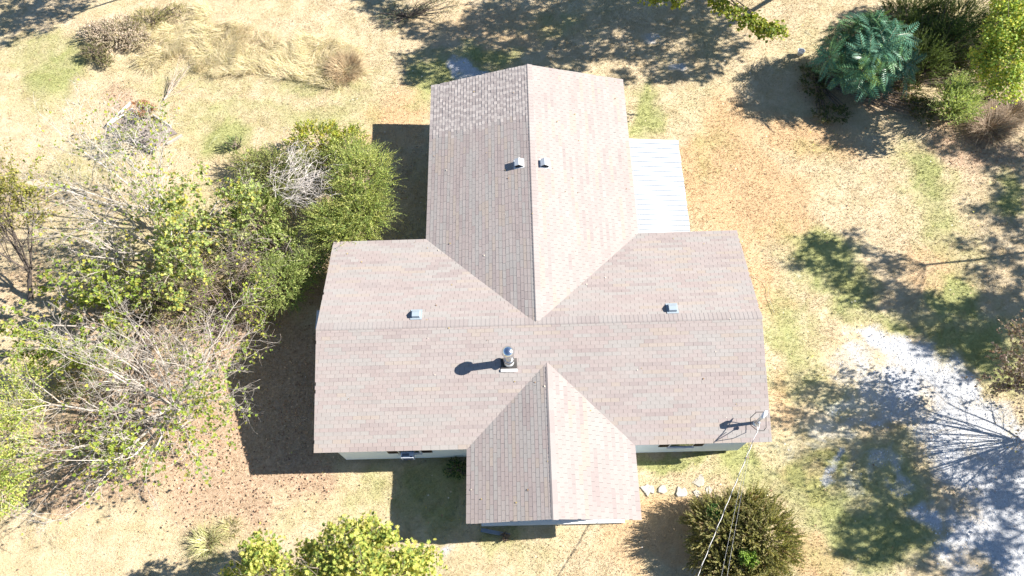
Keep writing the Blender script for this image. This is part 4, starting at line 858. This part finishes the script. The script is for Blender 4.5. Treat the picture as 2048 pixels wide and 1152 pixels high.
CL = {
 'top_a': [(9.3,23.1,6.3,0.88), (11.7,22.3,7.4,0.60), (12.4,19.5,6.9,0.91), (11.1,18.6,6.4,0.43), (15.1,20.6,7.6,1.32), (15.7,19.3,7.1,1.08), (15.4,22.1,6.6,1.27), (14.6,18.5,7.7,0.51), (13.6,21.2,7.2,0.58), (14.5,18.5,6.8,0.58), (11.0,21.3,6.3,0.48)],
 'top_b': [(17.6,22.4,6.8,1.44), (20.8,22.0,7.9,1.38), (20.7,20.2,7.4,1.08), (18.2,19.8,6.9,0.92), (23.2,22.6,8.1,1.44), (18.1,18.9,7.6,0.81), (19.3,18.7,7.1,0.58), (18.8,20.8,8.2,0.72)],
 'top_c': [(21.7,19.9,6.3,1.15), (24.4,21.6,7.4,1.38), (25.4,21.7,6.9,1.38), (24.1,18.7,6.4,0.99), (23.5,22.3,7.6,1.15), (26.3,19.9,7.1,0.92), (22.9,18.2,6.6,0.51), (22.6,18.4,7.7,0.41)],
 'r_a': [(28.0,9.2,6.3,0.60), (29.1,8.7,7.4,0.64), (30.2,9.4,6.9,0.56), (30.7,8.4,6.4,0.56), (31.7,7.7,7.6,0.53), (29.6,8.0,7.1,0.65), (29.7,7.0,6.6,0.60), (32.4,7.1,7.7,0.68), (32.2,6.6,7.2,0.65), (27.5,8.5,6.8,0.24)],
 'r_b': [(32.2,6.1,6.8,0.95), (35.0,5.9,7.9,1.14), (35.4,6.2,7.4,0.95), (33.1,4.8,6.9,0.90), (36.3,5.1,8.1,0.99), (36.4,7.1,7.6,0.86), (34.8,7.9,7.1,0.34), (37.3,9.0,8.2,0.46), (36.7,6.3,7.7,0.72), (32.9,5.2,7.3,0.54), (33.4,4.1,6.8,0.72)],
 'r_c': [(37.0,9.7,7.3,0.72), (38.5,10.8,8.4,0.72), (38.8,11.8,7.9,0.80), (38.6,13.2,7.4,0.95), (38.9,13.4,8.6,0.53), (36.5,14.2,8.1,0.55), (37.0,14.1,7.6,0.71), (36.9,9.5,8.7,0.36), (38.8,14.1,8.2,0.63), (37.6,8.4,7.8,0.57), (36.0,11.0,7.3,0.32)],
 'r_d': [(28.2,0.5,6.3,0.99), (30.5,1.1,7.4,0.81), (30.3,0.0,6.9,0.61), (30.1,-0.6,6.4,0.68), (32.0,-1.1,7.6,0.65), (30.5,-1.5,7.1,0.42), (28.8,-1.0,6.6,0.82), (29.7,-1.7,7.7,0.93), (30.0,-2.3,7.2,0.77), (27.8,-2.3,6.8,0.58), (29.7,-2.1,6.3,0.44)],
 'r_e': [(33.1,-0.4,6.8,0.51), (34.5,0.6,7.9,0.58), (34.1,-1.1,7.4,0.75), (31.7,-2.8,6.9,0.85), (34.3,-2.1,8.1,0.61), (35.0,0.6,7.6,0.65), (32.3,-0.7,7.1,0.27)],
 'tl': [(-9.5,23.3,5.8,1.25), (-6.6,23.9,6.9,1.17), (-8.9,22.5,6.4,0.88), (-6.8,23.1,5.9,0.60), (-6.4,22.4,7.1,0.48), (-8.2,21.5,6.6,0.40), (-6.2,23.9,6.1,0.63)],

}
CL['r_f'] = [(33.6, 18.2, 6.0, 1.1), (35.3, 19.4, 6.3, 1.3), (32.8, 19.2, 6.0, 1.2), (34.4, 20.4, 6.3, 1.3), (31.6, 20.6, 5.8, 1.1)]
SHADE = [('top_a', (16.0, 25.5, 0), 'tall tree behind the house whose shade lies farthest left'), ('top_b', (20.5, 26.0, 0), 'tall tree behind the house shading the grass over the ridge end'), ('top_c', (24.5, 25.2, 0), 'tall tree behind the teal shrub shading its left side'),
         ('r_a', (33.5, 8.3, 0), 'tree right of the lawn casting the small ragged shade patch'), ('r_b', (37.5, 6.4, 0), 'tree right of the lawn shading the grass above the gravel'), ('r_c', (41.0, 11.5, 0), 'tree right of the lawn shading the upper right grass edge'),
         ('r_d', (33.0, -.8, 0), 'tree by the drive shading the gravel edge at lower right'), ('r_e', (36.5, -1.2, 0), 'tree by the drive shading the gravel in the lower right corner'), ('r_f', (37.0, 18.0, 0), 'tree beyond the upper right corner shading the thicket'), ('tl', (-6.0, 25.6, 0), 'tree beyond the field shading the upper left corner')]
for i, (k, b, lab) in enumerate(SHADE):
    cl = list(CL[k])
    if k == 'top_a': cl += [(15.3, 16.8, 4.5, .38), (16.0, 16.3, 4.4, .42), (16.6, 15.95, 4.4, .40), (17.1, 15.75, 4.3, .42), (17.4, 15.6, 4.3, .34), (12.6, 17.4, 4.6, .38), (13.4, 17.3, 4.7, .45), (12.8, 17.6, 5.6, .6), (14.3, 17.4, 5.6, .6), (16.2, 17.0, 5.8, .7)]
    clump_tree(60 + i, 'shade_tree', b, cl, lab, pal=[(.24, .28, .045), (.17, .23, .045), (.31, .33, .05), (.12, .17, .04)] if k == 'top_a' else MID, per=500 if k == 'tl' else 620 if k[0] == 'r' else 950, size=(.10, .17), wid=.5, group=E_T, trunk_r=.12 if k[:3] == 'top' else .055)
# bare multi limbed tree right of the drive, reddish leaf tufts
def d_t13(p): return np.clip(.04 + .6 * (p[:, 0] < 25.2) * (p[:, 1] > 1.3), 0, .9)
redbud(71, 'pinkish_tree', (26.6, .35, 0), (26.5, .4, 1.2), [(175, 30, 3.3), (183, 40, 3.4), (190, 34, 3.2), (168, 44, 3.3), (160, 32, 3.3), (152, 42, 3.4), (146, 36, 3.3), (198, 46, 3.2), (205, 36, 3.0), (215, 46, 3.0), (138, 46, 3.3), (130, 40, 3.2), (225, 40, 2.8), (100, 50, 3.0), (250, 46, 2.8), (70, 50, 2.8), (20, 50, 3), (-40, 50, 3), (180, 62, 3.4), (140, 66, 3.4), (210, 64, 3.2)],
       'bare limbed tree with pinkish grey leaf tufts at the right edge by the drive', 'tree', d_t13, 9, size=(.05, .10), rad=.03, bark=(.24, .21, .20), pal=[(.30, .25, .21), (.36, .29, .25), (.24, .16, .14), (.22, .22, .12), (.40, .33, .30)])

# dark round shrub by the front walk
def olive(seed):
    r = np.random.default_rng(seed); P, v = map(np.concatenate, zip(*[dome(r, n_, c_, r_, .5, -.25) for n_, c_, r_ in ((1000, (13.6, -2.7, .75), (1.25, 1.3, 1.0)), (1100, (14.85, -3.0, .8), (1.3, 1.35, 1.2)), (800, (14.1, -3.75, .7), (1.4, .95, .9)), (500, (14.6, -2.0, .6), (.9, .75, .8)), (260, (13.2, -3.5, .5), (.8, .7, .7)))])); P[:, 2] = np.maximum(P[:, 2], .08)
    D = unit(v * np.array([1, 1, .5]) + np.array([0, 0, .8]) + r.normal(0, .25, P.shape)); ln = r.uniform(.3, .65, len(P)); P0 = P - D * ln[:, None] * .65; P0[:, 2] = np.maximum(P0[:, 2], .03)
    col = palette(r, len(P), [(.225, .235, .085), (.29, .29, .105), (.155, .17, .065), (.36, .33, .14), (.30, .21, .12)], [.28, .28, .24, .14, .06])
    parts = sprays(r, P0, D, ln, 26, .06, .34, col, .12, 'oval', 38, (.16, .12, .07), .25)
    k = r.random(len(P)) < .5; parts += sprays(r, P0[k] + D[k] * ln[k, None] * .8, D[k], ln[k] * .4, 10, .032, .4, palette(r, k.sum(), [(.46, .40, .21), (.38, .34, .16), (.30, .29, .11)]), .05, 'oval', 40, None, .2)
    q = np.stack([np.array((14.25, -2.75, .02)) + (np.array((14.25, -2.75, .7)) + v[:26] * np.array((1.6, 1.5, .9)) - np.array((14.25, -2.75, .02))) * t for t in np.linspace(0, 1, 6)], 1); V, F = tubes(q, np.repeat(np.linspace(.03, .01, 6)[None], 26, 0), 5)
    finish_plant('round_shrub', (14.25, -2.75, 0), 'round dark olive shrub with tan tips by the stepping stones', 'shrub', [('stem', (V, [F], np.repeat(np.array([(.16, .12, .09)]), len(V), 0)), M['bark'], None), ('foliage', join(parts), M['leaf'], 'stuff')])
olive(81)
feathery(82, 'green_weed', (14.12, -3.55, .6), [(14.12, -3.62, 1.55, .32, .28, .22)], 'bright green weed growing up through the dark round shrub', dens=260, L=(.15, .3), m_=8, leaf=.09, wid=.5, shape='oval', ang=60, pal=[(.20, .33, .06), (.26, .38, .08)], cat='weed')
feathery(83, 'green_weed', (13.3, -2.1, .4), [(13.35, -2.1, 1.2, .25, .25, .2)], 'small green vine on the left shoulder of the round shrub', dens=160, L=(.15, .3), m_=8, leaf=.08, wid=.5, shape='oval', ang=60, pal=[(.10, .22, .06), (.14, .26, .07)], cat='weed')

# teal leaved shrub of long compound fronds
def frond_mesh(seed, col, pairs=9):
    r = np.random.default_rng(seed); t = np.repeat(np.linspace(.12, 1, pairs), 2); s = np.tile([1., -1.], pairs); z = -.18 * t ** 2
    P = np.stack([t, 0 * t, z], -1); A = np.stack([.55 + .25 * t, s, -.15 - .3 * t], -1); L = .25 * np.sin(np.pi * (.20 + .68 * t)) + .04
    V, F, C = leaf_cloud(r, P, A, np.tile(Z3, (2 * pairs, 1)), L, np.repeat(np.array([col]), 2 * pairs, 0), 'long', .15, .15, .2)
    tt = np.linspace(0, 1, 5); q = np.stack([tt, 0 * tt, -.18 * tt ** 2], -1)[None]; V2, F2 = tubes(q, np.linspace(.012, .005, 5)[None], 3)
    return join([(V, F, C), (V2, F2, np.repeat(np.array([(.14, .16, .07)]), len(V2), 0))])
FRC = [(.075, .185, .125), (.105, .225, .155), (.055, .14, .095), (.13, .26, .12), (.25, .36, .10)]
FRM = [frond_mesh(90 + i, c) for i, c in enumerate(FRC)]
tb = (22.2, 15.9, 0.); teal = empty('compound_leaved_shrub', tb, 'big blue green shrub of long feather shaped leaves in the upper right', 'shrub')
r = np.random.default_rng(95); FRO = [as_mesh('frond', V, F, M['waxy_leaf'], col=C) for V, F, C in FRM]
P, v = dome(r, 42, (22.15, 16.45, 1.75), (1.75, 1.75, 1.35), .9, -.3); Pu, vu = dome(r, 62, (22.15, 16.45, 1.55), (1.5, 1.5, 1.1), .5, -.5)
def whorls(P, v, n, rr):
    for p, d in zip(P, v):
        ax = unit(d * np.array([1, 1, .8]) + np.array([0, 0, .55]) + rr.normal(0, .15, 3)); S, U = frame_of(ax[None]); S, U = S[0], U[0]; ph0 = rr.uniform(0, 6.28); base_c = rr.choice(5, p=[.32, .29, .22, .15, .02])
        for k in range(n):
            ph = ph0 + k * 2 * np.pi / n + rr.normal(0, .2); el = rr.uniform(.15, .75); X_ = unit((S * math.cos(ph) + U * math.sin(ph)) * math.cos(el) + ax * math.sin(el)); Y_ = unit(np.cross(ax, X_)); Z_ = np.cross(X_, Y_)
            s = rr.uniform(.62, .95); c = base_c if rr.random() < .75 else rr.choice(5, p=[.30, .28, .2, .18, .04])
            yield np.stack([X_, Y_, Z_], 1) * s, p - ax * .12 - np.array(tb), c
cnt = 0; extra = []
for R_, p, c in whorls(P, v, 7, r):
    if cnt < 296:
        o = link('frond', FRO[c], teal); o.matrix_local = Matrix([list(R_[i]) + [p[i]] for i in range(3)] + [[0, 0, 0, 1]]); cnt += 1
for R_, p, c in whorls(Pu, vu, 6, r):
    V, F, C = FRM[c]; extra.append((V @ R_.T + p, F, C))
V, F, C = join(extra); link('inner_fronds', as_mesh('inner_fronds', V, F, M['waxy_leaf'], col=C), teal, kind='stuff')
q = np.stack([np.array((.15, .1, .02)) + (np.concatenate([P, Pu]) - np.array(tb) - np.array((.15, .1, .02))) * np.array([t, t, t ** .8]) for t in np.linspace(0, 1, 6)], 1)
V, F = tubes(q, np.repeat(np.linspace(.04, .012, 6)[None], len(q), 0), 5); link('stem', as_mesh('stem', V, [F], M['bark'], col=np.repeat(np.array([(.22, .20, .16)]), len(V), 0)), teal)

# upper right thicket
feathery(101, 'plume_shrub', (26.0, 14.3, 0), [(25.85, 14.4, .9, 1.05, 1.0, .75), (26.2, 15.2, .9, .8, .7, .6)], 'pale green plumy shrub right of the teal leaved shrub', dens=75, L=(.6, 1.25), m_=40, leaf=.07, wid=.26, pal=[(.40, .50, .19), (.32, .42, .15), (.48, .55, .24)], droop=.15, lo=.3)
feathery(102, 'plume_shrub', (25.6, 17.0, 0), [(25.3, 17.0, .9, 1.1, 1.2, .8), (26.8, 18.0, .9, 1.4, 1.2, .8), (25.2, 18.8, .7, 1.2, 1.0, .6), (27.6, 19.6, .7, 1.6, 1.0, .6), (25.8, 20.4, .5, 1.8, .8, .5), (28.8, 18.2, .8, 1.2, 1.3, .7)], 'dark tangled plumy shrub in shade behind the pale one', dens=95, L=(.5, 1.0), m_=34, leaf=.06, wid=.26, pal=[(.13, .19, .06), (.18, .24, .08), (.09, .13, .045)], droop=.15, lo=.3)  # leaf colours darkened to carry part of the tree shade
feathery(103, 'undergrowth_weed', (20.7, 16.6, 0), [(20.4, 16.4, .25, .6, 1.2, .3), (20.9, 14.7, .2, .9, .6, .22), (24.4, 16.2, .4, .6, 1.6, .4), (23.3, 19.0, .4, 1.4, .7, .4), (27.6, 16.8, .4, 1.4, 1.2, .5), (26.2, 19.2, .3, 1.8, .8, .4), (24.9, 14.7, .25, .7, .8, .25)], 'dark low weeds around the foot of the teal leaved shrub', dens=120, L=(.2, .4), m_=10, leaf=.07, wid=.4, shape='oval', ang=60, pal=[(.12, .15, .05), (.20, .17, .09), (.09, .12, .04)], cat='weeds')
def strap_clump(seed, name, loc, n, spread, L, w, pal, label, cat='grass clump', curl=1.2, lean=(.1, .9), zc=.0):
    r = np.random.default_rng(seed); a = r.uniform(0, 2 * np.pi, n); q = np.sqrt(r.random(n)) * spread
    P = np.stack([loc[0] + np.cos(a) * q, loc[1] + np.sin(a) * q, np.full(n, .01 + zc)], -1)
    V, F, C = blades(r, P, a + r.normal(0, .7, n), r.uniform(*lean, n), r.uniform(*L, n), r.uniform(w * .6, w * 1.3, n), palette(r, n, pal) * np.exp(r.normal(0, .15, (n, 1))), 5, curl)
    o = link(name, as_mesh(name, V - np.array([loc[0], loc[1], 0]), [F], M['dry_leaf'], col=C), label=label, cat=cat); o.location = (loc[0], loc[1], 0); return o
strap_clump(111, 'dry_grass_clump', (27.45, 13.7), 1500, .65, (.5, 1.1), .009, [(.40, .31, .22), (.33, .25, .18), (.46, .37, .27), (.28, .20, .15)], 'dry brown arching grass clump at the upper right edge')
strap_clump(112, 'dry_grass_clump', (28.6, 14.5), 700, .6, (.5, 1.0), .009, [(.34, .27, .20), (.28, .22, .16)], 'darker dry grass clump against the right edge of the picture')
strap_clump(113, 'dry_grass_clump', (-.75, 18.05), 1100, .6, (.4, .9), .008, [(.50, .39, .24), (.42, .31, .19), (.55, .45, .29), (.30, .21, .13)], 'tan leaning grass heap at the right end of the tall straw grass')
strap_clump(114, 'lily_clump', (-4.05, -2.6), 220, .35, (.3, .6), .013, [(.46, .45, .22), (.55, .50, .30), (.38, .39, .16)], 'yellow green strap leaved clump in the leaf litter', 'plant')
strap_clump(115, 'lily_clump', (-3.3, -2.2), 110, .3, (.2, .45), .010, [(.45, .40, .22), (.36, .34, .14)], 'small faded strap leaved clump just above the larger one', 'plant')
feathery(116, 'pinkish_brush', (-12.3, 20.2, 0), [(-11.8, 20.6, .35, 1.3, 1.1, .45), (-12.8, 20.7, .35, .9, .8, .4), (-11.0, 20.2, .25, .9, .6, .3)], 'faded pinkish seed headed brush at the upper left', dens=150, L=(.25, .55), m_=16, leaf=.042, wid=.5, shape='oval', ang=60, pal=[(.62, .51, .41), (.56, .45, .35), (.68, .58, .46), (.46, .40, .26)], mat='dry_leaf')
feathery(117, 'olive_brush', (-12.6, 19.3, 0), [(-12.7, 19.45, .35, .7, .5, .4), (-12.1, 18.95, .25, .5, .35, .25)], 'dark olive brush below the pinkish seed heads', dens=190, L=(.2, .4), m_=14, leaf=.04, wid=.4, shape='oval', ang=60, pal=[(.24, .25, .11), (.30, .28, .15), (.28, .22, .18)])
feathery(118, 'olive_brush', (-10.6, 21.3, 0), [(-10.5, 21.4, .4, 1.0, .7, .4), (-9.3, 21.9, .3, .7, .5, .3)], 'olive tan brush along the top edge beside the straw grass', dens=130, L=(.25, .5), m_=14, leaf=.045, wid=.3, ang=50, pal=[(.42, .39, .19), (.50, .43, .25), (.34, .34, .15)])
feathery(119, 'grey_brush', (2.0, 21.3, 0), [(1.5, 21.2, .3, 1.0, .8, .35), (3.4, 21.6, .3, 1.2, .6, .35)], 'grey green dry brush at the top edge in the tree shade', dens=60, L=(.25, .5), m_=14, leaf=.05, wid=.2, ang=40, pal=[(.34, .35, .24), (.44, .43, .32), (.28, .28, .17)])
feathery(120, 'corner_weed', (4.65, -.25, 0), [(4.65, -.35, .3, .5, .4, .3)], 'dark green weed in the inside corner of the front wing', dens=90, L=(.2, .4), m_=10, leaf=.07, wid=.4, shape='oval', ang=55, pal=[(.07, .13, .05), (.10, .17, .06)], cat='weed')
feathery(121, 'dead_weed', (6.35, -2.62, 0), [(6.35, -2.65, .14, .22, .18, .15)], 'small brown dead weed beside the plank at the gable', dens=260, L=(.12, .25), m_=8, leaf=.03, wid=.4, pal=[(.34, .23, .15), (.42, .30, .20)], cat='weed', mat='dry_leaf')

# tall straw grass laid over by the wind, upper left
TALL = np.array([[-10.75, 21.02], [-7.77, 22.17], [-4.16, 20.73], [-0.19, 19.02], [0.16, 17.24], [-2.84, 17.21], [-5.69, 17.76], [-8.19, 18.75], [-10.45, 19.45]])
def inside(x, y, poly):
    c = np.zeros(len(x), bool); j = len(poly) - 1
    for i in range(len(poly)):
        a, b = poly[i], poly[j]; k = ((a[1] > y) != (b[1] > y)) & (x < (b[0] - a[0]) * (y - a[1]) / (b[1] - a[1] + 1e-9) + a[0]); c ^= k; j = i
    return c
r = np.random.default_rng(131); n = 46000; x, y = r.uniform(-11.5, 1, n), r.uniform(16.8, 22.6, n)
xx, yy = x + (vnoise(x, y, .8, 31) - .5) * 1.6, y + (vnoise(x, y, .8, 32) - .5) * 1.6
k = inside(xx, yy, TALL) & (r.random(n) < .25 + .9 * vnoise(x, y, 1.1, 33)); x, y = x[k], y[k]; n = len(x)
az = vnoise(x, y, .9, 34) * 7 + vnoise(x, y, 2.6, 36) * 3 + r.normal(0, .6, n); lean = .35 + .9 * vnoise(x, y, 1.3, 35) + r.normal(0, .15, n)
V, F, C = blades(r, np.stack([x, y, 0 * x], -1), az, lean, r.uniform(.3, .65, n), r.uniform(.004, .008, n), palette(r, n, [(.68, .59, .38), (.74, .66, .45), (.60, .51, .31), (.48, .44, .22)]) * np.exp(r.normal(0, .1, (n, 1))), 4, .8)
tg = link('tall_grass', as_mesh('tall_grass', V, [F], M['dry_leaf'], col=C), kind='stuff'); tg['label'] = 'tall wind laid straw coloured grass in the upper left'

# fallen leaves: thick under the bare trees, thin over the lawn
r = np.random.default_rng(141); n = 150000; x, y = r.uniform(-18, 32, n), r.uniform(-6, 24, n); lm = masks(x, y)['litter']
k = in_view(x, y) & ~in_house(x, y) & (r.random(n) < .006 + .55 * np.clip(lm * 1.2 - .2, 0, 1)); x, y = x[k], y[k]; n = len(x)
a = r.uniform(0, 6.28, n); A = np.stack([np.cos(a), np.sin(a), r.normal(0, .25, n)], -1)
V, F, C = leaf_cloud(r, np.stack([x, y, r.uniform(.0, .05, n)], -1), A, unit(Z3 + r.normal(0, .45, (n, 3))), r.uniform(.04, .09, n), palette(r, n, [(.42, .27, .18), (.50, .35, .235), (.36, .23, .155), (.57, .43, .29), (.29, .19, .135)]), 'oval', .45, .3, .2)
fl = link('leaf_litter', as_mesh('leaf_litter', V, [F], M['dry_leaf'], col=C), kind='stuff'); fl['label'] = 'fallen brown leaves under the bare trees and across the lawn'
r = np.random.default_rng(161); n = 90; x, y = r.uniform(.2, 15, n), r.uniform(-2.3, 15.2, n); z = np.maximum.reduce([z_main(x, y), z_back(x, y), z_front(x, y)]); k = z > 0; x, y, z = x[k], y[k], z[k]; n = len(x); a = r.uniform(0, 6.28, n)
V, F, C = leaf_cloud(r, np.stack([x, y, z + .025], -1), np.stack([np.cos(a), np.sin(a), 0 * a], -1), np.tile(Z3, (n, 1)), r.uniform(.03, .07, n), palette(r, n, [(.30, .20, .12), (.66, .6, .5), (.42, .33, .14)]), 'oval', .5, .2, .1)
rl = link('roof_leaves', as_mesh('roof_leaves', V, [F], M['dry_leaf'], col=C), kind='stuff'); rl['label'] = 'a few dry leaves fallen on the roof'
r = np.random.default_rng(151); n = 420; x, y = r.uniform(-2, 30, n), r.uniform(-4, 20, n); k = ~in_house(x, y) & in_view(x, y); x, y = x[k], y[k]; n = len(x); a = r.uniform(0, 6.28, n)
V, F, C = leaf_cloud(r, np.stack([x, y, np.full(n, .06)], -1), np.stack([np.cos(a), np.sin(a), 0 * a], -1), np.tile(Z3, (n, 1)), r.uniform(.04, .08, n), palette(r, n, [(.72, .68, .58), (.62, .55, .38), (.55, .50, .15)]), 'oval', .5, .2, .1)
sc2 = link('pale_leaves', as_mesh('pale_leaves', V, [F], M['dry_leaf'], col=C), kind='stuff'); sc2['label'] = 'scattered pale fallen leaves on the lawn'
